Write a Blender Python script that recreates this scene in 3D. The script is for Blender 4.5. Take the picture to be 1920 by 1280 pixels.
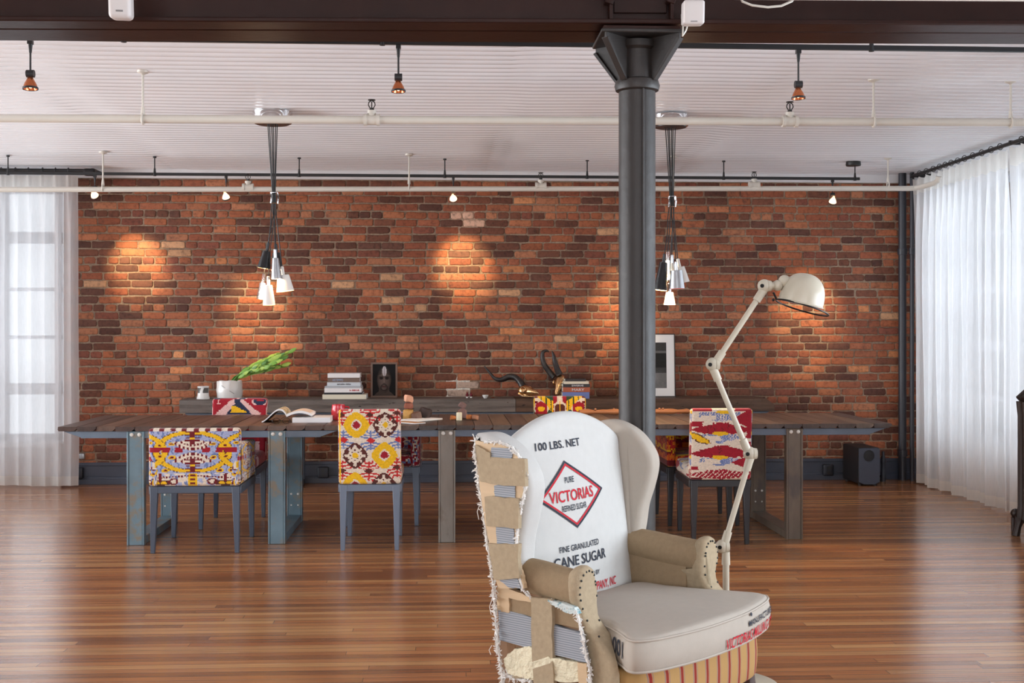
import bpy, math, random
from mathutils import Vector, Matrix, noise
R = math.radians
for o in list(bpy.data.objects):
    bpy.data.objects.remove(o)
SC = bpy.context.scene
COL = SC.collection
# ------------------------------------------------------------------ camera
FPX, PSI, HY, CH = 2300.0, R(3.06), 620.5, 1.37      # focal length in px of a 1920 wide frame, yaw, horizon row, eye height
cam_d = bpy.data.cameras.new('camera')
cam_d.sensor_width = 36
cam_d.lens = FPX / 1920 * 36
cam_d.shift_y = -(640 - HY) / 1920
cam_d.clip_start = 0.05
cam = bpy.data.objects.new('camera', cam_d)
COL.objects.link(cam)
cam.location = (0, 0, CH)
cam.rotation_euler = (R(90), 0, -PSI)
SC.camera = cam
# ------------------------------------------------------------------ exposure, sky, daylight
SC.view_settings.view_transform = 'Standard'
SC.view_settings.look = 'None'
SC.view_settings.exposure = 0.58
SC.view_settings.gamma = 1.0
SC.view_settings.use_curve_mapping = False
SC.cycles.use_denoising = True
SC.cycles.max_bounces = 8
SC.cycles.diffuse_bounces = 5
SC.cycles.glossy_bounces = 4
SC.cycles.transmission_bounces = 6
SC.cycles.transparent_max_bounces = 12
SC.cycles.sample_clamp_indirect = 4.0
SC.cycles.caustics_reflective = False
SC.cycles.caustics_refractive = False
W = bpy.data.worlds.new('sky')
SC.world = W
W.use_nodes = True
bg = W.node_tree.nodes['Background']
bg.inputs[0].default_value = (0.86, 0.93, 1.0, 1)
bg.inputs[1].default_value = 1.0


def area(name, loc, rot, sx, sy, power, col):
    l = bpy.data.lights.new(name, 'AREA')
    l.shape = 'RECTANGLE'; l.size = sx; l.size_y = sy; l.energy = power; l.color = col
    o = bpy.data.objects.new(name, l); COL.objects.link(o)
    o.location = loc; o.rotation_euler = rot
    return o


# daylight standing outside each run of windows
area('daylight_right', (5.6, 8.6, 1.7), (0, R(90), 0), 2.6, 5.2, 125, (0.80, 0.90, 1.0))
area('daylight_right_near', (5.8, 2.6, 1.0), (0, R(116), 0), 2.6, 5.6, 560, (0.80, 0.90, 1.0))
area('daylight_back', (-5.2, 12.3, 1.6), (R(-90), 0, 0), 4.4, 2.6, 46, (0.88, 0.94, 1.0))
area('daylight_left', (-7.9, 5.6, 1.2), (0, R(-112), 0), 2.6, 9.2, 800, (0.95, 0.97, 1.0))
area('daylight_behind', (-1.0, -6.4, 1.1), (R(118), 0, 0), 9.0, 2.6, 420, (0.95, 0.97, 1.0))


# ------------------------------------------------------------------ pixel -> place helpers (frame 1920 x 1280)
_c, _s = math.cos(PSI), math.sin(PSI)


def ray(px, py):
    u, v = (px - 960) / FPX, (HY - py) / FPX
    return Vector((u * _c + _s, -u * _s + _c, v))


def atY(px, py, y):
    d = ray(px, py); t = y / d.y
    return Vector((d.x * t, y, CH + d.z * t))


def atZ(px, py, z):
    d = ray(px, py); t = (z - CH) / d.z
    return Vector((d.x * t, d.y * t, z))


def sc_at(p):                       # px per metre at a place
    return FPX / (p[0] * _s + p[1] * _c)


# ------------------------------------------------------------------ mesh builder
class MB:
    def __init__(s):
        s.v = []; s.f = []; s.m = []; s.c = []; s.mi = 0; s.col = None

    def add(s, vs, fs, M=None, cols=None):
        b = len(s.v)
        if M is not None:
            vs = [M @ Vector(p) for p in vs]
        s.v.extend([tuple(p) for p in vs])
        for i, f in enumerate(fs):
            s.f.append(tuple(b + k for k in f)); s.m.append(s.mi)
            s.c.append(cols[i] if cols else s.col)
        return s

    def box(s, x0, x1, y0, y1, z0, z1, M=None):
        vs = [(x0, y0, z0), (x1, y0, z0), (x1, y1, z0), (x0, y1, z0), (x0, y0, z1), (x1, y0, z1), (x1, y1, z1), (x0, y1, z1)]
        return s.add(vs, [(0, 3, 2, 1), (4, 5, 6, 7), (0, 1, 5, 4), (1, 2, 6, 5), (2, 3, 7, 6), (3, 0, 4, 7)], M)

    def hexa(s, bot, top):          # two quads of 4 points each
        return s.add(list(bot) + list(top), [(0, 3, 2, 1), (4, 5, 6, 7), (0, 1, 5, 4), (1, 2, 6, 5), (2, 3, 7, 6), (3, 0, 4, 7)])

    def tube(s, pts, r, n=8, closed=False, caps=True, flat=1.0):
        pts = [Vector(p) for p in pts]; k = len(pts)
        rs = r if isinstance(r, (list, tuple)) else [r] * k
        vs = []; fs = []
        up = None
        for i, p in enumerate(pts):
            if closed:
                t = pts[(i + 1) % k] - pts[i - 1]
            else:
                t = pts[min(i + 1, k - 1)] - pts[max(i - 1, 0)]
            t.normalize()
            if up is None:
                up = t.orthogonal().normalized()
            up = (up - t * up.dot(t))
            if up.length < 1e-6: up = t.orthogonal()
            up.normalize()
            w = t.cross(up)
            for j in range(n):
                a = 2 * math.pi * j / n
                vs.append(p + (up * math.cos(a) + w * math.sin(a) * flat) * rs[i])
        m = k if closed else k - 1
        for i in range(m):
            for j in range(n):
                a, b = i * n + j, i * n + (j + 1) % n
                c, d = ((i + 1) % k) * n + (j + 1) % n, ((i + 1) % k) * n + j
                fs.append((a, b, c, d))
        if caps and not closed:
            fs.append(tuple(range(n - 1, -1, -1)))
            fs.append(tuple((k - 1) * n + j for j in range(n)))
        return s.add(vs, fs)

    def lathe(s, prof, n=24, M=None, a0=0.0, a1=2 * math.pi):
        vs = []; fs = []; full = abs(a1 - a0 - 2 * math.pi) < 1e-6
        nn = n if full else n + 1
        for (r, z) in prof:
            for j in range(nn):
                a = a0 + (a1 - a0) * j / n
                vs.append((max(r, 1e-5) * math.cos(a), max(r, 1e-5) * math.sin(a), z))
        for i in range(len(prof) - 1):
            for j in range(n):
                a, b = i * nn + j, i * nn + (j + 1) % nn
                fs.append((a, b, b + nn, a + nn))
        return s.add(vs, fs, M)

    def cyl(s, a, b, r0, r1=None, n=16):
        return s.tube([a, b], [r0, r0 if r1 is None else r1], n)

    def ball(s, c, r, n=14, M=None, sq=(1, 1, 1)):
        prof = [(math.sin(math.pi * i / n), -math.cos(math.pi * i / n)) for i in range(n + 1)]
        T = Matrix.Translation(Vector(c)) @ (M if M is not None else Matrix()) @ Matrix.Diagonal((r * sq[0], r * sq[1], r * sq[2], 1))
        return s.lathe(prof, int(n * 1.6), T)

    def grid(s, fn, nu, nv, colfn=None, closed_u=False):
        vs = []; fs = []; cs = []
        mu = nu if closed_u else nu + 1
        for j in range(nv + 1):
            for i in range(mu):
                vs.append(fn(i / nu, j / nv))
        for j in range(nv):
            for i in range(nu):
                i2 = (i + 1) % mu
                fs.append((j * mu + i, j * mu + i2, (j + 1) * mu + i2, (j + 1) * mu + i))
                if colfn: cs.append(colfn((i + .5) / nu, (j + .5) / nv))
        return s.add(vs, fs, None, cs if colfn else None)

    def prism(s, poly, fn, d0, d1):  # poly of 2-D points, fn(p, d) -> 3-D
        n = len(poly)
        vs = [fn(p, d0) for p in poly] + [fn(p, d1) for p in poly]
        fs = [tuple(range(n - 1, -1, -1)), tuple(range(n, 2 * n))]
        fs += [(i, (i + 1) % n, n + (i + 1) % n, n + i) for i in range(n)]
        return s.add(vs, fs)

    def rbox(s, c, h, r, step=0.02, colfn=None, shape=None, M=None):
        """rounded upholstered block: c centre, h half sizes, colfn(face, u, v) a colour, shape(p) bends it"""
        ax = []
        for k in range(3):
            n = max(2, int(round(2 * h[k] / step)))
            t = [-h[k] + 2 * h[k] * i / n for i in range(n + 1)]
            e = []
            for q in (0.12, 0.3, 0.55, 0.8):
                e += [-h[k] + r * q, h[k] - r * q]
            t = sorted(set(round(x, 5) for x in t + e))
            ax.append(t)
        for face in range(6):
            k = face // 2; sg = 1 if face % 2 else -1
            i1, i2 = [(1, 2), (0, 2), (0, 1)][k]
            A, B = ax[i1], ax[i2]; vs = []; fs = []; cs = []
            for b in B:
                for a in A:
                    p = [0, 0, 0]; p[k] = sg * h[k]; p[i1] = a; p[i2] = b
                    q = [max(-h[t] + r, min(h[t] - r, p[t])) for t in range(3)]
                    d = Vector([p[t] - q[t] for t in range(3)])
                    w = Vector(q) + d.normalized() * r
                    if shape: w = Vector(shape(w))
                    vs.append(w + Vector(c))
            na = len(A)
            for j in range(len(B) - 1):
                for i in range(na - 1):
                    f = (j * na + i, j * na + i + 1, (j + 1) * na + i + 1, (j + 1) * na + i)
                    flip = (sg < 0) != (k == 1)
                    fs.append(f[::-1] if flip else f)
                    if colfn:
                        cs.append(colfn(face, ((A[i] + A[i + 1]) / 2 / h[i1] + 1) / 2, ((B[j] + B[j + 1]) / 2 / h[i2] + 1) / 2))
            s.add(vs, fs, M, cs if colfn else None)
        return s

    def build(s, name, mats, parent=None, smooth=35, bevel=0, weld=False, offset=None):
        me = bpy.data.meshes.new(name)
        vs = s.v
        if offset is not None:
            vs = [(p[0] - offset[0], p[1] - offset[1], p[2] - offset[2]) for p in vs]
        me.from_pydata(vs, [], s.f)
        if not isinstance(mats, (list, tuple)): mats = [mats]
        for m in mats: me.materials.append(m)
        if len(mats) > 1:
            me.polygons.foreach_set('material_index', s.m)
        if any(c is not None for c in s.c):
            at = me.color_attributes.new('col', 'FLOAT_COLOR', 'CORNER')
            buf = []
            for f, c in zip(s.f, s.c):
                c = c or (0.5, 0.5, 0.5)
                buf.extend([c[0], c[1], c[2], 1.0] * len(f))
            at.data.foreach_set('color', buf)
        me.update()
        if smooth:
            me.polygons.foreach_set('use_smooth', [True] * len(me.polygons))
            if weld:
                import bmesh
                bm = bmesh.new(); bm.from_mesh(me)
                bmesh.ops.remove_doubles(bm, verts=bm.verts, dist=1e-5)
                bmesh.ops.recalc_face_normals(bm, faces=bm.faces)
                bm.to_mesh(me); bm.free()
            me.set_sharp_from_angle(angle=R(smooth))
        ob = bpy.data.objects.new(name, me)
        COL.objects.link(ob)
        if parent is not None: ob.parent = parent
        if bevel:
            b = ob.modifiers.new('bevel', 'BEVEL'); b.width = bevel; b.segments = 2; b.limit_method = 'ANGLE'; b.angle_limit = R(40)
        return ob


def tag(o, label=None, cat=None, group=None, kind=None):
    if label: o['label'] = label
    if cat: o['category'] = cat
    if group: o['group'] = group
    if kind: o['kind'] = kind
    return o


def thing(name, label, cat, loc=(0, 0, 0), rz=0.0, group=None):
    o = bpy.data.objects.new(name, None); COL.objects.link(o)
    o.empty_display_size = 0.1
    o.location = loc; o.rotation_euler = (0, 0, rz)
    return tag(o, label, cat, group)


def copy_tree(o, parent=None):
    c = o.copy(); COL.objects.link(c)
    if parent is not None: c.parent = parent
    for ch in [x for x in bpy.data.objects if x.parent == o]:
        copy_tree(ch, c)
    return c


def axis_m(origin, z, x=None):      # matrix whose local z runs along z
    z = Vector(z).normalized()
    x = Vector(x) if x is not None else z.orthogonal()
    y = z.cross(x).normalized(); x = y.cross(z).normalized()
    M = Matrix((x, y, z)).transposed().to_4x4(); M.translation = Vector(origin)
    return M


# ------------------------------------------------------------------ materials
def lin(r, g, b):
    f = lambda c: c / 12.92 if c <= 0.04045 else ((c + 0.055) / 1.055) ** 2.4
    return (f(r / 255), f(g / 255), f(b / 255))


class NT:
    def __init__(s, name):
        s.mat = bpy.data.materials.new(name); s.mat.use_nodes = True
        s.t = s.mat.node_tree; s.bsdf = s.t.nodes['Principled BSDF']; s.out = s.t.nodes['Material Output']

    def n(s, typ, **kw):
        k = s.t.nodes.new(typ)
        for a, b in kw.items(): setattr(k, a, b)
        return k

    def l(s, a, b): s.t.links.new(a, b)

    def val(s, sock, v):
        if hasattr(v, 'is_output'): s.l(v, sock)
        elif isinstance(v, tuple) and len(v) == 3 and sock.type == 'RGBA': sock.default_value = (*v, 1)
        else: sock.default_value = v

    def math(s, op, a, b=0.0, c=None):
        k = s.n('ShaderNodeMath', operation=op)
        s.val(k.inputs[0], a); s.val(k.inputs[1], b)
        if c is not None: s.val(k.inputs[2], c)
        return k.outputs[0]

    def mix(s, fac, a, b, mode='MIX'):
        k = s.n('ShaderNodeMix', data_type='RGBA', blend_type=mode)
        s.val(k.inputs[0], fac); s.val(k.inputs[6], a); s.val(k.inputs[7], b)
        return k.outputs[2]

    def coord(s, scale=(1, 1, 1), kind='Object'):
        tc = s.n('ShaderNodeTexCoord'); mp = s.n('ShaderNodeMapping')
        mp.inputs['Scale'].default_value = scale
        s.l(tc.outputs[kind], mp.inputs[0]); return mp.outputs[0]

    def noise(s, vec, scale, detail=3, rough=.55, out='Fac', dist=0.0):
        k = s.n('ShaderNodeTexNoise'); s.l(vec, k.inputs['Vector'])
        k.inputs['Scale'].default_value = scale; k.inputs['Detail'].default_value = detail
        k.inputs['Roughness'].default_value = rough; k.inputs['Distortion'].default_value = dist
        return k.outputs[out]

    def ramp(s, fac, stops, interp='LINEAR'):
        k = s.n('ShaderNodeValToRGB'); s.l(fac, k.inputs[0]); e = k.color_ramp; e.interpolation = interp
        while len(e.elements) < len(stops): e.elements.new(0.5)
        for el, (p, c) in zip(e.elements, stops): el.position = p; el.color = (*c, 1)
        return k.outputs[0]

    def bump(s, h, strength=.3, dist=.01, normal=None):
        k = s.n('ShaderNodeBump'); s.l(h, k.inputs['Height'])
        k.inputs['Strength'].default_value = strength; k.inputs['Distance'].default_value = dist
        if normal is not None: s.l(normal, k.inputs['Normal'])
        s.l(k.outputs[0], s.bsdf.inputs['Normal']); return k.outputs[0]

    def set(s, **kw):
        names = dict(base='Base Color', rough='Roughness', metal='Metallic', spec='Specular IOR Level', coat='Coat Weight', sheen='Sheen Weight',
                     trans='Transmission Weight', emit='Emission Color', emits='Emission Strength', alpha='Alpha', ior='IOR')
        for a, b in kw.items(): s.val(s.bsdf.inputs[names[a]], b)
        return s


def pm(name, base, rough=.5, metal=0.0, nz=None, bump=None, spec=.5, scale=(1, 1, 1), wear=None, attr=False, sheen=0):
    """plain surface: nz=(scale, amount) mottles the colour, bump=(scale, strength, dist), wear=(colour, scale, threshold)"""
    t = NT(name); v = t.coord(scale)
    c = base
    if attr:
        at = t.n('ShaderNodeAttribute'); at.attribute_name = 'col'; c = at.outputs['Color']
    if nz:
        f = t.noise(v, nz[0], 4)
        lo, hi = 1 - nz[1], 1 + nz[1]
        g = t.ramp(f, [(.25, (lo, lo, lo)), (.75, (hi, hi, hi))])
        c = t.mix(1.0, c, g, 'MULTIPLY')
    if wear:
        f = t.noise(v, wear[1], 5, .65)
        g = t.ramp(f, [(wear[2] - .04, (0, 0, 0)), (wear[2] + .06, (1, 1, 1))])
        c = t.mix(g, c, wear[0])
    t.set(base=c, rough=rough, metal=metal, spec=spec, sheen=sheen)
    if bump:
        t.bump(t.noise(v, bump[0], 4), bump[1], bump[2] if len(bump) > 2 else .005)
    return t.mat


def emit(name, col, strength):
    t = NT(name); t.set(base=(0.0, 0.0, 0.0), emit=col, emits=strength, rough=1.0); return t.mat
# ================================================================== SETTING
WY, CEIL = 11.17, 2.82              # brick wall face, ceiling height
XL, XR, YB = -6.6, 4.52, -5.2       # left wall, right wall, rear wall
random.seed(4)

# ---- floor: narrow varnished boards running along the brick wall
t = NT('varnished_floor_boards'); v = t.coord()
sx = t.n('ShaderNodeSeparateXYZ'); t.l(v, sx.inputs[0])
BW = 0.058
row_f = t.math('DIVIDE', sx.outputs[1], BW)
row = t.math('FLOOR', row_f); fr = t.math('FRACT', row_f)
wn = t.n('ShaderNodeTexWhiteNoise', noise_dimensions='1D'); t.l(row, wn.inputs['W'])
xo = t.math('MULTIPLY_ADD', wn.outputs['Value'], 7.0, t.math('DIVIDE', sx.outputs[0], 2.1))
seg = t.math('FLOOR', xo); sf = t.math('FRACT', xo)
cv = t.n('ShaderNodeCombineXYZ'); t.l(row, cv.inputs[0]); t.l(seg, cv.inputs[1])
wn2 = t.n('ShaderNodeTexWhiteNoise', noise_dimensions='2D'); t.l(cv.outputs[0], wn2.inputs['Vector'])
base = t.ramp(wn2.outputs['Value'], [(0, lin(126, 82, 54)), (.18, lin(156, 104, 68)), (.42, lin(174, 122, 80)), (.6, lin(158, 100, 64)), (.8, lin(190, 144, 98)), (1, lin(138, 88, 58))])
off = t.n('ShaderNodeVectorMath', operation='ADD'); t.l(v, off.inputs[0])
cz_ = t.n('ShaderNodeCombineXYZ'); t.l(t.math('MULTIPLY', wn2.outputs['Value'], 37.0), cz_.inputs[2]); t.l(cz_.outputs[0], off.inputs[1])
mp = t.n('ShaderNodeMapping'); mp.inputs['Scale'].default_value = (1.1, 55, 1); t.l(off.outputs[0], mp.inputs[0])
grain = t.noise(mp.outputs[0], 1.6, 5, .62)
gcol = t.ramp(grain, [(.28, (.62, .58, .55)), (.5, (1, 1, 1)), (.75, (1.16, 1.14, 1.1))])
base = t.mix(1.0, base, gcol, 'MULTIPLY')
mp2 = t.n('ShaderNodeMapping'); mp2.inputs['Scale'].default_value = (.5, 1.4, 1); t.l(v, mp2.inputs[0])
wearn = t.noise(mp2.outputs[0], 1.0, 4, .6)
base = t.mix(t.ramp(wearn, [(.52, (0, 0, 0)), (.72, (.35, .35, .35))]), base, lin(192, 136, 84))
gap = t.math('MAXIMUM', t.math('MAXIMUM', t.math('LESS_THAN', fr, .035), t.math('GREATER_THAN', fr, .975)), t.math('LESS_THAN', sf, .0012))
base = t.mix(t.math('MULTIPLY', gap, .72), base, lin(48, 24, 14))
rn = t.noise(mp.outputs[0], .9, 3)
rough = t.math('MULTIPLY_ADD', rn, .20, .13)
t.set(base=base, rough=rough, spec=.5, coat=.22)
t.bsdf.inputs['Coat Roughness'].default_value = .18
hb = t.math('SUBTRACT', t.math('MULTIPLY_ADD', wn2.outputs['Value'], .35, t.math('MULTIPLY', grain, .35)), gap)
t.l(t.bump(hb, .26, .004), t.bsdf.inputs['Coat Normal'])
M_floor = t.mat
mb = MB(); mb.box(XL - .1, XR + .1, YB - .1, WY + .3, -.12, 0)
tag(mb.build('floor', M_floor, smooth=0), kind='structure')

# ---- ceiling: white painted corrugated sheets, sheets lapped along X
M_ceil = pm('white_corrugated_ceiling', lin(240, 242, 246), .20, nz=(1.3, .05), bump=(18, .06, .004), spec=.55)


def corrugated(y0, y1, x0, x1, nx, per):
    mb = MB(); pitch = 0.105
    seams = [-4.6, -2.35, 0.35, 2.05, 4.1]
    def fn(u, w):
        x = x0 + (x1 - x0) * u; y = y0 + (y1 - y0) * w
        k = sum(1 for q in seams if x > q)
        wob = noise.noise((x * .55 + k * 9.1, y * .5, 3.1)) * .045 + noise.noise((x * 1.7, y * 1.1, 8.0)) * .006
        dz = noise.noise((x * .45 + k * 5, y * .6, 1.7)) * .012 + (k % 2) * .003
        a = .0135 + .002 * noise.noise((x * .8, y * .8, 5.5))
        return (x, y, CEIL + .004 + a * math.cos(2 * math.pi * (y + wob + k * .013) / pitch) + .2 * a * math.cos(4 * math.pi * (y + wob + k * .013) / pitch) + dz)
    mb.grid(fn, nx, int((y1 - y0) / pitch * per))
    return mb


c1 = corrugated(4.70, WY + .05, XL, XR, 64, 14)
ceil = c1.build('ceiling', M_ceil, smooth=180)
tag(ceil, kind='structure')
mb = MB(); mb.box(XL, XR, YB, 4.72, CEIL + .0, CEIL + .1); mb.box(XL, XR, 4.6, WY + .3, CEIL + .04, CEIL + .12)
tag(mb.build('ceiling', M_ceil, smooth=0), kind='structure')

# ---- brick wall: mortar bed plus every brick with its own outline and colour
BX0, BX1, BTOP = -3.42, XR, 2.742
CRS = 0.0702
orange = [lin(178, 106, 72), lin(170, 99, 66), lin(188, 118, 82), lin(160, 92, 64), lin(188, 124, 90), lin(174, 105, 74)]
dark = [lin(108, 66, 50), lin(120, 74, 56), lin(98, 60, 48), lin(130, 80, 60), lin(112, 72, 58)]
mid = [lin(150, 86, 62), lin(160, 90, 62), lin(142, 82, 64), lin(166, 98, 70)]
pale = [lin(222, 152, 104), lin(214, 164, 124), lin(214, 140, 92)]
PATCH1 = (atY(848, 432, WY), atY(890, 396, WY))
PATCH2 = (atY(841, 745, WY), atY(881, 711, WY))


def in_patch(x, z, P, g=0.0):
    return P[0].x - g < x < P[1].x + g and P[0].z - g < z < P[1].z + g


mb = MB(); mb.mi = 0
NX, NZ = 330, 118
def mortar_fn(u, w):
    x = BX0 + (BX1 - BX0) * u; z = BTOP * w
    return (x, WY + .0065 + .0035 * noise.noise((x * 23, z * 23, 0)) + .003 * noise.noise((x * 6, z * 6, 4)), z)
def mortar_col(u, w):
    x = BX0 + (BX1 - BX0) * u; z = BTOP * w
    n = .5 + .5 * noise.noise((x * 2.2, z * 3.1, 7.7))
    a, b = lin(130, 108, 92), lin(184, 162, 140)
    c = [a[i] + (b[i] - a[i]) * n for i in range(3)]
    if in_patch(x, z, PATCH2, .012): c = list(lin(246, 242, 232))
    if in_patch(x, z, PATCH1, .02): c = list(lin(196, 168, 146))
    return c
mb.grid(mortar_fn, NX, NZ, mortar_col)
rng = random.Random(11)
rowi = 0; z = 0.012
nrow = int(BTOP / CRS) + 1
for rowi in range(nrow):
    z0 = rowi * CRS + .005; z1 = z0 + CRS - .0098
    if z0 > BTOP - .02: break
    z1 = min(z1, BTOP - .002)
    header = rowi % 6 == 4; sway = rng.random() * 40
    x = BX0 - rng.random() * .2
    while x < BX1:
        ln = (.098 if (header and rng.random() < .85) else .2) * rng.uniform(.94, 1.05)
        if not header and rng.random() < .05: ln *= .55
        xa, xb = max(x, BX0), min(x + ln, BX1); x += ln + rng.uniform(.005, .012)
        if xb - xa < .03: continue
        cx, cz = (xa + xb) / 2, (z0 + z1) / 2
        patchy = noise.noise((cx * .9, cz * 1.3, 2.2)) * .16 + noise.noise((cx * 2.3, cz * 2.9, 5.2)) * .10
        q = rng.random() + patchy
        # more dark bricks low and in the top courses
        q += .08 if (cz > 2.3 or cz < .95) else 0
        c = pale if q < .03 else orange if q < .44 else mid if q < .70 else dark
        c = rng.choice(c); k = rng.uniform(.76, .99); c = tuple(min(1, e * k) for e in c)
        if in_patch(cx, cz, PATCH1): c = lin(228, 184, 158)
        if in_patch(cx, cz, PATCH2): c = lin(196, 172, 156)
        rr = min(.017, (z1 - z0) * .26) * rng.uniform(.4, 1.2)
        dz = rng.uniform(-.0022, .0022) + .004 * noise.noise((cx * .7, rowi * .31, 6.6)); tilt = rng.uniform(-.0015, .0015); prot = rng.uniform(-.0015, .003)
        wavy = rng.random() * 50
        out = []
        for (px, pz, a0) in ((xb - rr, z1 - rr, 0), (xa + rr, z1 - rr, 90), (xa + rr, z0 + rr, 180), (xb - rr, z0 + rr, 270)):
            for a in (0, 30, 60, 90):
                ang = R(a0 + a)
                out.append((px + rr * math.cos(ang), pz + rr * math.sin(ang)))
            # a point along the edge to the next corner
            if a0 == 0: out += [(xa + (xb - xa) * .66, z1), (xa + (xb - xa) * .33, z1)]
            if a0 == 180: out += [(xa + (xb - xa) * .33, z0), (xa + (xb - xa) * .66, z0)]
        n = len(out); vs = []
        jo = [(rng.uniform(-.0034, .003), rng.uniform(-.0032, .0028)) for _ in out]
        for dep, ins in ((.010, .0008), (.0035, .0015), (.0008, .004), (0, .008)):
            for (ox, oz), (jx, jz) in zip(out, jo):
                ix = ox + jx + (ins if ox < cx else -ins); iz = oz + jz + (ins if oz < cz else -ins) + dz + tilt * (ox - cx) * 8
                vs.append((ix, WY + dep - prot, iz))
        fs = []
        for r in range(3):
            for i in range(n):
                fs.append((r * n + i, r * n + (i + 1) % n, (r + 1) * n + (i + 1) % n, (r + 1) * n + i))
        fs.append(tuple(3 * n + i for i in range(n)))
        mb.mi = 1; mb.col = c; mb.add(vs, fs)
t = NT('old_brick_faces'); v = t.coord()
at = t.n('ShaderNodeAttribute'); at.attribute_name = 'col'
c = t.mix(1.0, at.outputs['Color'], t.ramp(t.noise(v, 34, 5, .65), [(.28, (.5, .46, .45)), (.5, (1, 1, 1)), (.8, (1.2, 1.16, 1.12))]), 'MULTIPLY')
c = t.mix(t.ramp(t.noise(v, 9, 5, .7), [(.56, (0, 0, 0)), (.72, (.8, .8, .8))]), c, lin(84, 54, 46))
c = t.mix(t.ramp(t.noise(v, 120, 2, .5), [(.68, (0, 0, 0)), (.75, (.8, .8, .8))]), c, lin(52, 34, 30))
t.set(base=c, rough=.62, spec=.35)
t.bump(t.noise(v, 90, 5, .6), .5, .003)
M_brick = t.mat
t = NT('brick_mortar'); v = t.coord()
at = t.n('ShaderNodeAttribute'); at.attribute_name = 'col'
c = t.mix(1.0, at.outputs['Color'], t.ramp(t.noise(v, 60, 4), [(.3, (.6, .6, .6)), (.7, (1.1, 1.1, 1.1))]), 'MULTIPLY')
t.set(base=c, rough=.9, spec=.2); t.bump(t.noise(v, 160, 4), .6, .004)
tag(mb.build('wall_back', [t.mat, M_brick], smooth=50), kind='structure')
# mortar sealing slab behind the bricks
M_plaster = pm('white_plaster', lin(232, 230, 228), .8, nz=(3, .03))
mb = MB(); mb.box(BX0, XR + .1, WY + .03, WY + .3, 0, CEIL + .1); mb.box(XL - .1, BX0, WY + .03, WY + .3, 2.68, CEIL + .1); mb.box(XL - .1, BX0, WY + .03, WY + .3, 0, .36)
tag(mb.build('wall_back', M_plaster, smooth=0), kind='structure')
M_trimw = pm('white_painted_board', lin(226, 226, 228), .45, nz=(7, .05), bump=(30, .1))
mb = MB(); mb.box(BX0 - 3.1, XR, WY - .022, WY + .03, BTOP - .002, CEIL + .05)
tag(mb.build('trim_1', M_trimw, smooth=0, bevel=.004), kind='structure')
# baseboard
M_slate = pm('slate_blue_paint', lin(66, 72, 86), .42, nz=(5, .12), bump=(40, .08))
mb = MB(); mb.box(BX0, XR, WY - .025, WY + .01, 0, .192); mb.box(BX0, XR, WY - .036, WY - .02, .168, .196)
mb.box(BX0, XR, WY - .052, WY - .02, 0, .05); mb.tube([(BX0, WY - .034, .054), (XR, WY - .034, .054)], .014, 8)
tag(mb.build('baseboard_back', M_slate, bevel=.003), kind='structure')

# other walls, with their window openings
mb = MB()
mb.box(XR, XR + .25, 10.75, WY + .3, 0, CEIL + .1); mb.box(XR, XR + .25, YB, 10.75, 0, .42); mb.box(XR, XR + .25, YB, 10.75, 2.66, CEIL + .1)
for y in (8.10, 5.3, 2.5): mb.box(XR, XR + .25, y, y + .35, .42, 2.66)
mb.box(XR, XR + .25, YB, 0.2, .42, 2.66)
tag(mb.build('wall_right', M_plaster, smooth=0), kind='structure')
mb = MB()
mb.box(XL - .25, XL, YB, WY, 0, .4); mb.box(XL - .25, XL, YB, WY, 2.66, CEIL + .1)
mb.box(XL - .25, XL, YB, .9, .4, 2.66); mb.box(XL - .25, XL, 10.0, WY, .4, 2.66)
for y in (3.5, 6.6): mb.box(XL - .25, XL, y, y + .3, .4, 2.66)
tag(mb.build('wall_left', M_plaster, smooth=0), kind='structure')
mb = MB()
mb.box(XL, XR, YB - .25, YB, 0, .6); mb.box(XL, XR, YB - .25, YB, 2.66, CEIL + .1)
for x0, x1 in ((XL, -5.4), (-2.6, -2.2), (.6, 1.0), (3.8, XR)): mb.box(x0, x1, YB - .25, YB, .6, 2.66)
tag(mb.build('wall_front', M_plaster, smooth=0), kind='structure')

# windows: sashes with bars and thin panes
t = NT('window_glass')
tr = t.n('ShaderNodeBsdfTransparent'); gl = t.n('ShaderNodeBsdfGlossy'); gl.inputs['Roughness'].default_value = .02
mx = t.n('ShaderNodeMixShader'); fz = t.n('ShaderNodeFresnel'); fz.inputs[0].default_value = 1.45
t.l(fz.outputs[0], mx.inputs[0]); t.l(tr.outputs[0], mx.inputs[1]); t.l(gl.outputs[0], mx.inputs[2]); t.l(mx.outputs[0], t.out.inputs[0])
M_glass = t.mat
M_sash = pm('grey_white_sash_paint', lin(196, 200, 208), .5)


def window(name, fn, a0, a1, z0, z1, verts, bars, d=.05):
    """fn(a, d, z) places it; verts = [(a, half)], bars = [(z, half)]"""
    f = MB(); g = MB()
    def bx(p0, p1, q0, q1, e0, e1, m):
        pts = [fn(p, e, q) for q in (q0, q1) for (p, e) in ((p0, e0), (p1, e0), (p1, e1), (p0, e1))]
        m.hexa(pts[:4], pts[4:])
    for p0, p1 in ((a0, a0 + .06), (a1 - .06, a1)): bx(p0, p1, z0, z1, 0, d, f)
    for q0, q1 in ((z0, z0 + .06), (z1 - .06, z1)): bx(a0, a1, q0, q1, 0, d, f)
    for a, h in verts: bx(a - h, a + h, z0, z1, 0, d, f)
    for q, h in bars: bx(a0, a1, q - h, q + h, .004, d - .004, f)
    bx(a0 + .02, a1 - .02, z0 + .02, z1 - .02, d * .45, d * .55, g)
    w = f.build(name, M_sash, smooth=0); tag(w, kind='structure')
    g.build('pane', M_glass, w, smooth=0)
    return w


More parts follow.
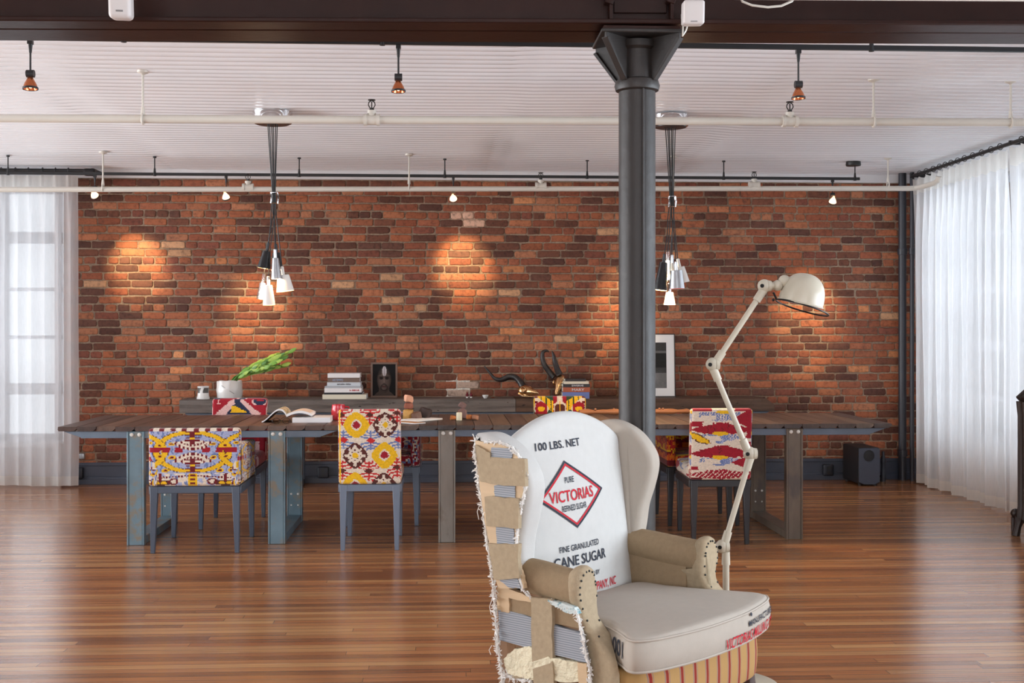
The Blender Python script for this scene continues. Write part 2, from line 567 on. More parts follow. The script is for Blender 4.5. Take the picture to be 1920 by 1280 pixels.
zz = lambda py: CH + (HY - py) / FPX * 11.0
bars = [(zz(445), .052), (zz(542), .016), (zz(632), .016), (zz(729), .05)]
for i, (x0, x1) in enumerate(((-4.86, -3.46), (-6.45, -5.0))):
    window('window_%d' % (i + 1), lambda a, e, q: (a, WY + .07 + e, q), x0, x1, zz(826), zz(350), [((x0 + x1) / 2 + .18 - .005, .055), ((x0 + x1) / 2 - .28, .016)], bars)
mb = MB(); mb.box(-6.6, -3.44, WY - .05, WY + .2, zz(850) + .06, zz(827)); mb.box(-6.6, -3.44, WY - .012, WY + .03, 0, zz(850) + .06)
tag(mb.build('trim_2', M_trimw, smooth=0, bevel=.005), kind='structure')
k = 3
for y0, y1 in ((8.45, 10.75), (5.65, 8.10), (2.85, 5.3), (.2, 2.5)):
    window('window_%d' % k, lambda a, e, q: (XR + .1 + e, a, q), y0, y1, .42, 2.66, [((y0 + y1) / 2, .05)], [(1.72, .02), (1.24, .045), (.8, .02), (2.2, .02)]); k += 1
for y0, y1 in ((.9, 3.5), (3.8, 6.6), (6.9, 10.0)):
    window('window_%d' % k, lambda a, e, q: (XL - .15 + e, a, q), y0, y1, .4, 2.66, [((y0 + y1) / 2, .05)], [(1.5, .045)]); k += 1
for x0, x1 in ((-5.4, -2.6), (-2.2, .6), (1.0, 3.8)):
    window('window_%d' % k, lambda a, e, q: (a, YB - .15 + e, q), x0, x1, .6, 2.66, [((x0 + x1) / 2, .05)], [(1.5, .045)]); k += 1

# ================================================================== BEAM, COLUMN, PIPES
M_beam = pm('dark_brown_steel_paint', lin(42, 21, 16), .38, nz=(6, .22), bump=(14, .22, .006), spec=.18)
BY0, BYm, BY1, BZ = 4.55, 4.675, 4.86, 2.51
beam = thing('steel_beam', 'dark brown double steel beam under the ceiling, carried by the iron column', 'beam', (0, 4.7, BZ + .002)); beam.rotation_euler = (0, -.009, 0); tag(beam, kind='thing')
for nm, y0, y1 in (('front_girder', BY0, BYm - .006), ('rear_girder', BYm + .006, BY1)):
    mb = MB(); yc = (y0 + y1) / 2
    mb.box(XL, XR, y0 - 0, y1, BZ, BZ + .018)
    mb.box(XL, XR, yc - .008, yc + .008, BZ + .015, CEIL + .06)
    mb.box(XL, XR, y0, y1, CEIL + .02, CEIL + .04)
    mb.build(nm, M_beam, beam, bevel=.004, offset=(0, 4.7, BZ))
mb = MB()
CXc = atY(1194.5, 500, 4.675).x
for dx in (-.115, .115): mb.box(CXc + dx - .006, CXc + dx + .006, BY0 + .005, BYm, BZ + .018, CEIL)
mb.box(CXc - .1, CXc + .1, BYm - .085, BYm - .065, BZ + .05, CEIL)
mb.build('stiffener_plate', M_beam, beam, bevel=.002, offset=(0, 4.7, BZ))
for px in (1142, 1257):
    p = atY(px, 8, BY0 + .03); mb = MB()
    mb.box(-.016, .016, -.03, .01, -.012, .012, Matrix.Translation(p) @ Matrix.Rotation(R(20), 4, 'Y')); mb.cyl(p + Vector((0, -.02, .0)), p + Vector((0, -.02, .03)), .009)
    mb.build('bolt_clip', M_beam, beam, bevel=.002, offset=(0, 4.7, BZ))

M_iron = pm('grey_brown_cast_iron', lin(42, 37, 35), .46, nz=(9, .2), bump=(22, .35, .006), spec=.4, wear=(lin(64, 58, 54), 5, .66))
col = thing('iron_column', 'round dark grey iron column with flared bracket capital', 'column', (CXc, 4.675, 0)); tag(col, kind='thing')
CR = .0702
mb = MB()
mb.lathe([(CR + .03, 0), (CR + .03, .02), (CR + .012, .045), (CR, .06), (CR, 2.30)], 40)
mb.tube([(.012, -CR - .0005, .06), (.012, -CR - .0005, 2.3)], .0045, 6)
mb.build('shaft', M_iron, col)
zr = CH + (HY - 160) / FPX * 4.72
mb = MB(); mb.lathe([(CR, zr - .03), (CR + .012, zr - .024), (CR + .017, zr - .006), (CR + .012, zr + .012), (CR, zr + .018)], 40); mb.build('collar', M_iron, col)
mb = MB(); mb.lathe([(CR, 2.29), (CR, 2.44), (CR + .012, 2.45), (CR + .012, 2.475)], 40)
mb.build('neck', M_iron, col)
for i, a in enumerate((45, 135, 225, 315)):
    mb = MB(); ca_, sa_ = math.cos(R(a)), math.sin(R(a))
    P2 = [(CR - .02, zr + .005), (CR + .004, zr + .005), (.198, 2.462), (.198, 2.484), (CR - .02, 2.484)]
    mb.prism(P2, lambda p, d: (p[0] * ca_ - d * sa_, p[0] * sa_ + d * ca_, p[1]), -.0055, .0055)
    # flange along the sloping edge
    mb.prism([(CR + .002, zr + .005), (CR + .016, zr + .005), (.205, 2.462), (.190, 2.466)], lambda p, d: (p[0] * ca_ - d * sa_, p[0] * sa_ + d * ca_, p[1]), -.014, .014)
    mb.build('bracket', M_iron, col, bevel=.002)
mb = MB(); mb.box(-.1555, .1555, -.145, .145, 2.482, 2.496); mb.build('cap_plate', M_iron, col, bevel=.004)
mb = MB(); mb.box(-.145, .145, -.128, .15, 2.496, 2.5105); tag(mb.build('bearing_plate', M_beam, col, bevel=.002), 'dark brown bearing plate')

M_wpipe = pm('cream_white_pipe_paint', lin(212, 207, 197), .35, nz=(5, .04))
M_black = pm('matt_black_metal', lin(34, 34, 36), .45, nz=(20, .15))
M_dkbr = pm('dark_bronze_head', lin(40, 36, 34), .5, metal=.2)


def sprinkler_pipe(label, Y, pts, r, hangers, tees):
    p0 = pts[0]; T = thing('sprinkler_pipe', label, 'pipe', (p0.x, Y, p0.z)); o = tuple(T.location)
    mb = MB(); mb.tube(pts, r, 14); mb.build('pipe', M_wpipe, T, offset=o)
    zat = lambda x: pts[0].z + (pts[-2].z - pts[0].z) * (x - pts[0].x) / (pts[-2].x - pts[0].x)
    for hx in hangers:
        z = zat(hx); mb = MB()
        ring = [(hx, Y + (r + .006) * math.sin(2 * math.pi * i / 16), z + (r + .006) * math.cos(2 * math.pi * i / 16)) for i in range(16)]
        mb.tube(ring, .006, 8, closed=True)
        mb.cyl((hx, Y, z + r), (hx, Y, z + r + .045), .013, .009, 10); mb.cyl((hx, Y, z + r + .04), (hx, Y, CEIL - .004), .0068, n=8)
        mb.lathe([(.006, CEIL - .022), (.012, CEIL - .016), (.032, CEIL - .008), (.034, CEIL + .004)], 16, Matrix.Translation((hx, Y, 0)))
        mb.build('hanger', M_wpipe, T, offset=o)
    for tx in tees:
        z = zat(tx); mb = MB()
        for dx in (-.036, .036): mb.cyl((tx + dx - .009, Y, z), (tx + dx + .009, Y, z), r + .011, n=16)
        mb.cyl((tx - .036, Y, z), (tx + .036, Y, z), r + .006, n=16); mb.cyl((tx, Y, z), (tx, Y, z + r + .03), .02, n=14); mb.cyl((tx, Y, z + r + .012), (tx, Y, z + r + .03), .025, n=14)
        tee = mb.build('tee_joint', M_wpipe, T, offset=o)
        mb = MB(); b = z + r + .03
        mb.cyl((tx, Y, b), (tx, Y, b + .014), .013, n=8)
        for s in (-1, 1): mb.tube([(tx + s * .008, Y, b + .012), (tx + s * .019, Y, b + .03), (tx + s * .016, Y, b + .046), (tx, Y, b + .058)], .0032, 6)
        mb.cyl((tx, Y, b + .014), (tx, Y, b + .05), .0035, n=6); mb.cyl((tx, Y, b + .057), (tx, Y, b + .061), .021, n=14)
        mb.build('sprinkler_head', M_dkbr, tee, offset=o)
    return T


hx = lambda px, Y: atY(px, 400, Y).x
sprinkler_pipe('thick white sprinkler pipe crossing the whole picture below the spotlights', 6.95, [Vector((-6.4, 6.95, 2.53)), Vector((3.7, 6.95, 2.582)), Vector((3.95, 6.95, 2.583))], .0225,
               [hx(p, 6.95) for p in (268, 1638, 1895)], [hx(p, 6.95) for p in (697, 1481)])
e = atY(1762, 343, 10.1)
sprinkler_pipe('thinner white sprinkler pipe in front of the brick wall, elbow at its right end', 10.1,
               [Vector((-6.4, 10.1, 2.49)), Vector((3.86, 10.1, 2.566)), Vector((3.92, 10.09, 2.568)), Vector((3.97, 10.03, 2.575)), Vector((4.0, 9.86, 2.585)), Vector((4.01, 9.82, 2.60)), Vector((4.012, 9.81, 2.63))],
               .0215, [hx(p, 10.1) for p in (193, 767, 1262, 1665)], [hx(p, 10.1) for p in (465, 1014, 1414)])
# bronze head on the elbow
# ---- riser pipes in the corner
M_riser = pm('dark_grey_riser_paint', lin(52, 54, 62), .42, nz=(6, .1))
for px, y, r, lb in ((1692, 11.07, .036, 'thicker dark grey riser pipe beside the bricks in the right corner'), (1710, 11.0, .02, 'thinner dark grey riser pipe nearest the right curtain')):
    c = atY(px, 600, y); T = thing('riser_pipe', lb, 'pipe', (c.x, y, 0))
    mb = MB(); mb.cyl((0, 0, 0), (0, 0, CEIL), r, n=20); mb.build('pipe', M_riser, T)
    for z in ((.25, 2.1) if r > .03 else (2.1,)):
        mb = MB(); mb.lathe([(r, -.03), (r + .008, -.028), (r + .008, .028), (r, .03)], 20, Matrix.Translation((0, 0, z))); mb.build('coupling', M_riser, T)

# ---- lighting rails
def light_rail(label, Y, x0, x1, z, stands, canopy=None):
    T = thing('light_rail', label, 'track light', (x0, Y, z)); o = tuple(T.location)
    mb = MB(); mb.box(x0, x1, Y - .008, Y + .008, z - .012, z + .012); mb.build('rail', M_black, T, bevel=.002, offset=o)
    for x in stands:
        mb = MB(); mb.cyl((x, Y, z - .016), (x, Y, z + .05), .013, .007, 10); mb.cyl((x, Y, z + .04), (x, Y, CEIL - .01), .005, n=8); mb.cyl((x, Y, CEIL - .014), (x, Y, CEIL - .002), .014, n=12)
        mb.build('standoff', M_black, T, offset=o)
    if canopy:
        mb = MB(); mb.lathe([(.0, 2.782), (.06, 2.782), (.064, 2.79), (.06, CEIL), (0, CEIL)], 24, Matrix.Translation((canopy, Y, 0))); mb.build('feed_canopy', M_black, T, offset=o)
    return T
YR, YF = 10.32, 5.6
light_rail('long black lighting rail hung in front of the brick wall top', YR, -6.3, atY(1612, 331, YR).x, 2.672, [hx(p, YR) for p in (15, 290, 561, 834, 1101, 1357, 1603)], hx(1600, YR))
light_rail('black lighting rail close behind the dark steel beam', YF, -3.6, 3.2, 2.684, [hx(p, YF) for p in (232, 717, 1634)])

# ---- spotlights
M_copper = NT('amber_lamp_glass').set(base=lin(190, 110, 70), rough=.12, metal=.75, spec=.6).mat
M_glow = emit('hot_filament', (1.0, .55, .2), 22.0)
M_glow2 = emit('warm_bulb', (1.0, .72, .42), 8.0)
M_glow3 = emit('glowing_lamp_neck', (1.0, .5, .22), 2.5)


def spotlight(px, ypx, Y, zrail, label, group, size, aim=None, power=0, lean=0.0):
    c = atY(px, ypx, Y)                      # centre of the reflector mouth
    T = thing('spotlight', label, 'spotlight', (c.x, Y, zrail), 0, group); o = (c.x, Y, zrail)
    top = Vector((c.x + lean, Y, zrail - .014))
    sock = c + Vector((0, 0, .062 * size))
    mb = MB(); mb.box(top.x - .011, top.x + .011, Y - .012, Y + .012, zrail - .03, zrail - .0128); mb.cyl(top, top - Vector((0, 0, .055)), .011, .006, 10)
    mb.cyl(top - Vector((0, 0, .05)), sock + Vector((0, 0, .01)), .0045, n=8); mb.build('stem', M_black, T, offset=o)
    d = (aim - c).normalized() if aim is not None else Vector((.03, -.05, -1)).normalized()
    Mx = axis_m(c, -d)
    mb = MB(); mb.cyl(sock - Vector((.017, 0, -.002)), sock + Vector((.017, 0, .002)), .017, n=14); mb.build('socket', M_black, T, offset=o)
    mb = MB(); s = size
    mb.lathe([(.008, .05), (.012, .046), (.018, .034), (.026, .02), (.031, .004), (.032, -.004), (.030, -.004), (.028, .004), (.017, .03), (.008, .045)], 20, Mx @ Matrix.Scale(s, 4)); mb.build('reflector', M_copper if aim is None else M_leak, T, offset=o)
    mb = MB(); mb.lathe([(.0325, .004), (.0345, .002), (.0345, -.006), (.0315, -.006)], 20, Mx @ Matrix.Scale(s, 4)); mb.build('rim', M_black, T, offset=o)
    mb = MB(); mb.ball(Mx @ Vector((0, 0, .012 * s)), .012 * s, 8); mb.build('bulb', M_glow if power == 0 else M_glow2, T, offset=o)
    mb = MB(); mb.lathe([(0.0, .0455), (.009, .048), (.009, .060), (0.0, .062)], 12, Mx @ Matrix.Scale(s, 4)); mb.build('glowing_neck', M_glow3, T, offset=o)
    if power:
        l = bpy.data.lights.new('spot_beam', 'SPOT'); l.energy = power; l.color = (1.0, .71, .35); l.spot_size = R(38); l.spot_blend = 1.0; l.shadow_soft_size = .025
        lo = bpy.data.objects.new('spot_beam', l); COL.objects.link(lo); lo.parent = T
        M2 = axis_m(c + d * .03 - Vector(o), -d); lo.matrix_local = M2
    return T


M_leak = NT('glowing_dichroic_glass').set(base=lin(230, 170, 130), rough=.2, emit=(1.0, .55, .3), emits=2.4).mat
gF = 'amber spotlights on the rail behind the beam'
for px, py, lb, sz, aim in ((57, 165, 'amber glass spotlight hanging at the far left above the thick white pipe', 1.0, Vector((-2.4, 8.4, .7))), (747, 170, 'amber glass spotlight hanging in mid ceiling, above the portrait', .95, Vector((.2, 8.2, .7))),
                      (1497, 183, 'amber glass spotlight hanging right of the iron column', .95, Vector((1.5, 8.6, .7)))):
    spotlight(px, py, YF, 2.684, lb, gF, sz, None, 9)
gR = 'small spotlights along the brick wall'
for px, py, lb, wp in ((178, 367, 'small lit spotlight beside the left curtain top', (258, 500)), (424, 371, 'small lit spotlight above the white plant pot', (480, 600)), (850, 373, 'small lit spotlight above the pale repaired bricks', (868, 500)), (1561, 379, 'small lit spotlight above the cream lamp shade', (1512, 590)), (1192, 375, 'small lit spotlight hidden behind the iron column', (1166, 590))):
    spotlight(px, py, YR, 2.672, lb, gR, 1.0, atY(wp[0], wp[1], WY), 85)

# ---- white cube loudspeakers and the cable on the beam
M_spk = pm('white_speaker_plastic', lin(206, 200, 198), .45, bump=(400, .1, .001))
M_mark = pm('grey_badge', lin(120, 116, 116), .5)


def cube_speaker(px0, px1, py0, py1, label, rz, badge):
    Y = 4.38; c = atY((px0 + px1) / 2, (py0 + py1) / 2, Y); k = sc_at(c); hw = (px1 - px0) / 2 / k; hz = (py1 - py0) / 2 / k
    T = thing('loudspeaker', label, 'speaker', c)
    Mr = Matrix.Rotation(R(rz), 4, 'Z') @ Matrix.Rotation(R(8), 4, 'X')
    mb = MB(); mb.rbox((0, 0, 0), (hw * .94, .045, hz * .96), .018 if hz > .06 else .01, .02, M=Mr); mb.build('cabinet', M_spk, T)
    mb = MB()
    mb.box(-.012, .012, -.0465, -.0445, *badge, M=Mr); mb.build('badge', M_mark, T)
    mb = MB(); mb.box(-.01, .01, .03, BY0 + .005 - c.y, hz * .5, hz * .5 + .02); mb.cyl((0, .0, hz * .7), (0, .0, hz + .05), .008); mb.build('bracket', M_spk, T, bevel=.002)
    return T
cube_speaker(205, 249, -46, 38, 'tall white loudspeaker at the top left, mounted on the dark beam', 6, (-.052, -.046))
cube_speaker(1278, 1320, 2, 48, 'small square white loudspeaker right of the column capital', -5, (-.034, -.031))
mb = MB(); a = atY(1378, -4, 4.36); b = Vector((4.4, 4.36, a.z + .03)); mb.tube([a + Vector((0, 0, .006)), b + Vector((0, 0, .006))], .013, 10)
tag(mb.build('conduit', M_wpipe), 'thin white conduit along the top edge of the dark beam', 'conduit')
pts = [atY(x, y, 4.42) for x, y in ((1385, -12), (1392, 3), (1410, 10), (1440, 13.5), (1465, 11), (1485, 2), (1492, -10))]
mb = MB(); mb.tube(pts, .0045, 8); tag(mb.build('cable', M_wpipe), 'loose white cable sagging in front of the dark beam', 'cable')
pts = [atY(x, y, 4.5) for x, y in ((1290, 44), (1286, 58), (1280, 68), (1281, 40))]
mb = MB(); mb.tube(pts, .003, 6); tag(mb.build('cable', M_wpipe), 'thin cable looping below the small square loudspeaker', 'cable')
# ================================================================== CURTAINS
def sheer(name, col, tr, tl):
    t = NT(name); v = t.coord()
    tb = t.n('ShaderNodeBsdfTransparent'); tlu = t.n('ShaderNodeBsdfTranslucent'); df = t.n('ShaderNodeBsdfDiffuse')
    wv = t.ramp(t.noise(t.coord((160, 160, 14)), 1.0, 2), [(.3, tuple(e * .93 for e in col)), (.7, col)])
    t.l(wv, tlu.inputs[0]); t.l(wv, df.inputs[0])
    m1 = t.n('ShaderNodeMixShader'); m1.inputs[0].default_value = tl; t.l(df.outputs[0], m1.inputs[1]); t.l(tlu.outputs[0], m1.inputs[2])
    m2 = t.n('ShaderNodeMixShader'); m2.inputs[0].default_value = tr; t.l(m1.outputs[0], m2.inputs[1]); t.l(tb.outputs[0], m2.inputs[2])
    t.l(m2.outputs[0], t.out.inputs[0]); return t.mat


M_sheer = sheer('white_sheer_linen', lin(240, 241, 243), .25, .5)
M_hem = sheer('white_sheer_hem', lin(234, 232, 228), .07, .5)


RINGS = []


def curtain(label, group, P, s0, s1, top, hemfn, lam, amp, seed, nz=34):
    """P(s, out, z) -> place; s along the rod, out = towards the room"""
    rg = random.Random(seed); L = s1 - s0
    n = max(60, int(L / .011))
    phs = []
    ph = 0.0; sg = []
    for i in range(n + 1):
        s = i / n * L
        ph += (1.0 / lam) * (1 + .35 * noise.noise((s * 1.3, seed, 2.0))) * L / n
        sg.append(ph)
    def pos(i, w):
        s = s0 + L * i / n
        hz = hemfn(s); z = top - (top - hz) * w
        k = min(1, w * 5)
        fold = math.sin(2 * math.pi * sg[i])
        fold2 = math.sin(2 * math.pi * sg[i] * .47 + 1.3 + w * .8)
        pin = max(0, math.cos(2 * math.pi * sg[i])) ** 10
        out = amp * (.35 + .65 * k) * (fold * (1 - .35 * w) + .55 * fold2 * w) + .028 * pin * (1 - k) + .010 * noise.noise((s * 6, z * 1.2, seed))
        ds = .012 * math.cos(2 * math.pi * sg[i]) * k + .02 * noise.noise((s * 2, z * .8, seed + 5)) * w
        return P(s + ds, out + .03 * w * noise.noise((s * 1.7, seed * 3.0, 1)), z + (.006 * pin - .01 * (1 - pin)) * (1 - k))
    mb = MB(); vs = []; fs = []
    ws = [0, .008, .02, .035, .05] + [.05 + .92 * (j / nz) for j in range(1, nz + 1)] + [.985, 1.0]
    for w in ws:
        for i in range(n + 1): vs.append(pos(i, w))
    for j in range(len(ws) - 1):
        for i in range(n):
            q = j * (n + 1) + i
            fs.append((q, q + 1, q + n + 2, q + n + 1))
            dbl = ws[j] >= .9695 or ws[j + 1] <= .051
            mb.m.append(1 if dbl else 0); mb.c.append(None)
    mb.v = [tuple(v) for v in vs]; mb.f = fs
    c = P((s0 + s1) / 2, 0, 0)
    ob = mb.build('sheer_curtain', [M_sheer, M_hem], smooth=180)
    tag(ob, label, 'curtain', group)
    # a ring over every pleat
    for i in range(1, n):
        if math.floor(sg[i]) != math.floor(sg[i - 1]):
            p = Vector(P(s0 + L * i / n, .012, top + .033)); d = (Vector(P(s0 + .1, 0, 0)) - Vector(P(s0, 0, 0))).normalized()
            u = d.cross(Vector((0, 0, 1))); rb = MB()
            rb.tube([p + (u * math.cos(a) + Vector((0, 0, 1)) * math.sin(a) * 1.15) * .021 for a in [2 * math.pi * q / 14 for q in range(14)]], .0032, 6, closed=True)
            rb.build('curtain_ring', M_black, RINGS[-1][0], offset=RINGS[-1][1])
    return ob


YCU = 10.93
zrod = CH + (HY - 320) / FPX * 10.75
ztop = zrod - .035
rod = thing('curtain_rod', 'dark curtain rod at the top left with a black motor end', 'curtain rod', (-4.0, YCU, zrod)); o = (-4.0, YCU, zrod)
xe = atY(172, 322, YCU).x
mb = MB(); mb.cyl((-6.3, YCU, zrod), (xe, YCU, zrod), .016, n=12); mb.build('rod', M_black, rod, offset=o)
mb = MB(); mb.rbox((xe - .02, YCU + .01, zrod - .012), (.05, .034, .032), .02, .03); mb.build('motor_housing', M_black, rod, offset=o)
for x in (xe + .01, -5.6):
    mb = MB(); mb.box(x - .012, x + .012, YCU - .02, WY - .02, zrod - .012, zrod + .02); mb.build('bracket', M_black, rod, bevel=.003, offset=o)

RINGS.append((rod, o))
curtain('white sheer curtain hanging left of the brick wall', None, lambda s, o, z: (s, YCU - o, z), -4.75, atY(146, 600, YCU).x, ztop, lambda s: .018 + .012 * noise.noise((s * 3, 0, 0)), .108, .020, 3)

XCU = 4.17
zr_ = 2.775
rod = thing('curtain_rod', 'dark curtain rod running along the right window wall', 'curtain rod', (XCU + .05, 9.0, zr_)); o = (XCU + .05, 9.0, zr_)
mb = MB(); mb.cyl((XCU + .05, 5.0, zr_), (XCU + .05, 10.94, zr_), .015, n=12); mb.build('rod', M_black, rod, offset=o)
for y in (10.91, 8.96, 6.2, 5.1):
    mb = MB(); mb.box(XCU + .03, XR, y - .01, y + .01, zr_ - .012, zr_ + .02); mb.build('bracket', M_black, rod, bevel=.003, offset=o)

RINGS.append((rod, o))
curtain('white sheer curtain on the right, from the corner pipes to the nearer window', 'right sheer curtains', lambda s, o, z: (XCU + .05 - o, s, z), 8.98, 10.86, zr_ - .035, lambda s: .016 + .012 * noise.noise((s * 4, 2, 0)), .15, .042, 8)
curtain('white sheer curtain at the right edge, beyond the radiator', 'right sheer curtains', lambda s, o, z: (XCU + .05 - o, s, z), 6.4, 8.93, zr_ - .035, lambda s: .018 + .01 * noise.noise((s * 4, 5, 0)), .15, .038, 15)

# ================================================================== RADIATOR, SUBWOOFER, OUTLETS
M_rad = pm('dark_brown_radiator', lin(48, 36, 32), .4, metal=.3, nz=(8, .15))
rad = thing('radiator', 'dark brown cast iron column radiator at the right edge', 'radiator', (3.92, 7.5, 0))
for i in range(9):
    y = .52 - i * .075; mb = MB()
    for x in (-.075, 0, .075): mb.tube([(x, y, .12), (x, y, .2), (x, y, .8), (x, y, .90)], [.034, .024, .024, .034], 10)
    mb.tube([(-.085, y, .91), (-.05, y, .945), (.05, y, .945), (.085, y, .91)], .034, 10); mb.tube([(-.085, y, .12), (.085, y, .12)], .036, 10)
    mb.build('section', M_rad, rad)
for y in (.52, -.08):
    for s in (-1, 1):
        mb = MB(); mb.tube([(s * .085, y, .12), (s * .10, y, .06), (s * .115, y, .0)], [.034, .022, .028], 10); mb.build('foot', M_rad, rad)
mb = MB(); mb.tube([(-.05, .54, .12), (-.05, .66, .12), (-.05, .68, .1), (-.05, .68, 0)], .019, 10); mb.ball((-.05, .66, .13), .032, 10); mb.build('valve', M_rad, rad)

M_subb = pm('black_grey_speaker_shell', lin(70, 76, 90), .34, nz=(30, .05))
M_subd = pm('matt_black_cabinet', lin(30, 30, 34), .55, bump=(200, .1, .001))
sub = thing('subwoofer', 'black subwoofer box with a round port, on the floor by the corner pipes', 'speaker', (3.735, 10.88, 0))
mb = MB(); mb.rbox((0, .01, .178), (.094, .215, .16), .01, .05); mb.build('cabinet', M_subd, sub)
mb = MB()
n = 32; cz0, rr = .265, .047
vs = []; fs = []
for i in range(n):
    a = 2 * math.pi * i / n; c_, s_ = math.cos(a), math.sin(a)
    q = max(abs(c_) / .094, abs(s_) / (.068 if s_ > 0 else .25))
    vs.append((c_ / q, -.216, cz0 + s_ / q)); 
for r_, d in ((rr + .006, -.2165), (rr + .004, -.212), (rr, -.20), (rr * .9, -.08)):
    for i in range(n):
        a = 2 * math.pi * i / n; vs.append((r_ * math.cos(a), d, cz0 + r_ * math.sin(a)))
for k in range(4):
    for i in range(n): fs.append((k * n + i, k * n + (i + 1) % n, (k + 1) * n + (i + 1) % n, (k + 1) * n + i))
mb.add(vs, fs); mb.build('front_panel', M_subb, sub)
mb = MB(); mb.cyl((0, -.085, cz0), (0, -.08, cz0), .046, n=24); mb.build('port', pm('port_black', lin(14, 14, 16), .8), sub)
for x in (-.07, .07):
    for y in (-.17, .18):
        mb = MB(); mb.cyl((x, y, 0), (x, y, .02), .016, n=10); mb.build('foot', M_black, sub)
vv = thing('valve', 'small grey pipe valve standing between the subwoofer and the riser pipes', 'valve', (atY(1656, 600, 10.98).x, 10.98, 0))
mb = MB(); mb.lathe([(.022, 0), (.024, .08), (.018, .1), (.018, .16), (.024, .18), (.02, .22), (.012, .24), (.014, .27), (0, .28)], 14); mb.build('valve_body', M_riser, vv)
mb = MB(); mb.cyl((0, 0, .04), (0, .16, .04), .01, n=8); mb.build('supply_pipe', M_riser, vv)
M_outl = pm('dark_outlet_cover', lin(44, 46, 54), .4, metal=.3)
M_steel = pm('galvanised_outlet_box', lin(176, 180, 184), .35, metal=.7)
for px, py, w, h, lb, m, y in ((606, 885.5, .098, .10, 'dark square outlet box on the baseboard, between the table legs', M_outl, WY - .04), (1553, 881, .096, .105, 'dark square outlet box on the baseboard left of the subwoofer', M_outl, WY - .04),
                         (148, 887, .07, .1, 'dark outlet box on the baseboard at the foot of the left curtain', M_outl, WY - .04), (154, 855, .05, .055, 'small galvanised outlet box on the bricks above the baseboard, by the left curtain', M_steel, WY)):
    c = atY(px, py, y - .02); T = thing('power_outlet', lb, 'outlet', c)
    mb = MB(); mb.rbox((0, .012, 0), (w / 2, .03, h / 2), .012, .03); mb.build('cover', m, T)
    if w > .09:
        for z in (-.022, .022):
            mb = MB(); mb.cyl((0, -.0185, z), (0, -.021, z), .016, n=16); mb.build('socket', M_black, T)

# ================================================================== TABLES AND CONSOLE
t = NT('weathered_plank_wood'); v = t.coord((14, 1.2, 8))
at = t.n('ShaderNodeAttribute'); at.attribute_name = 'col'
c = t.mix(1.0, at.outputs['Color'], t.ramp(t.noise(v, 1.6, 6, .65), [(.3, (.55, .52, .5)), (.5, (1, 1, 1)), (.75, (1.35, 1.3, 1.25))]), 'MULTIPLY')
t.set(base=c, rough=t.math('MULTIPLY_ADD', t.noise(v, 1.0, 3), .25, .30), spec=.5)
t.bump(t.noise(v, 2.4, 6, .65), .35, .004); M_plank = t.mat
t = NT('old_grey_beam_wood'); v = t.coord((1.0, 14, 14))
at = t.n('ShaderNodeAttribute'); at.attribute_name = 'col'
c = t.mix(1.0, at.outputs['Color'], t.ramp(t.noise(v, 2.0, 6, .7), [(.3, (.5, .48, .46)), (.5, (1, 1, 1)), (.75, (1.5, 1.45, 1.4))]), 'MULTIPLY')
c = t.mix(t.ramp(t.noise(t.coord((9, 24, 24)), 1.6, 2), [(.7, (0, 0, 0)), (.74, (.9, .9, .9))]), c, lin(30, 24, 22))
t.set(base=c, rough=.6, spec=.35); t.bump(t.noise(v, 2.4, 6, .65), .6, .006); M_beamw = t.mat
M_blue = pm('blue_grey_steel_paint', lin(112, 128, 146), .45, nz=(7, .14), bump=(30, .1), wear=(lin(136, 132, 122), 6, .64))
M_patina = pm('blue_patina_steel', lin(108, 132, 144), .42, nz=(6, .22), metal=.25, bump=(24, .25), wear=(lin(134, 126, 112), 7, .57))
M_patina2 = pm('grey_weathered_steel', lin(136, 130, 122), .48, nz=(9, .22), metal=.2, bump=(24, .3), wear=(lin(112, 100, 88), 5, .6), scale=(1, 1, .4))
M_patina3 = pm('brown_weathered_steel', lin(112, 100, 88), .48, nz=(9, .22), metal=.2, bump=(24, .3), wear=(lin(92, 84, 80), 5, .6), scale=(1, 1, .4))
M_dsteel = pm('dark_blue_steel', lin(70, 78, 90), .42, nz=(7, .14), metal=.2)
M_boltm = pm('bright_bolt', lin(226, 224, 218), .35)
TY0, TY1, TZ = 7.95, 9.02, .76


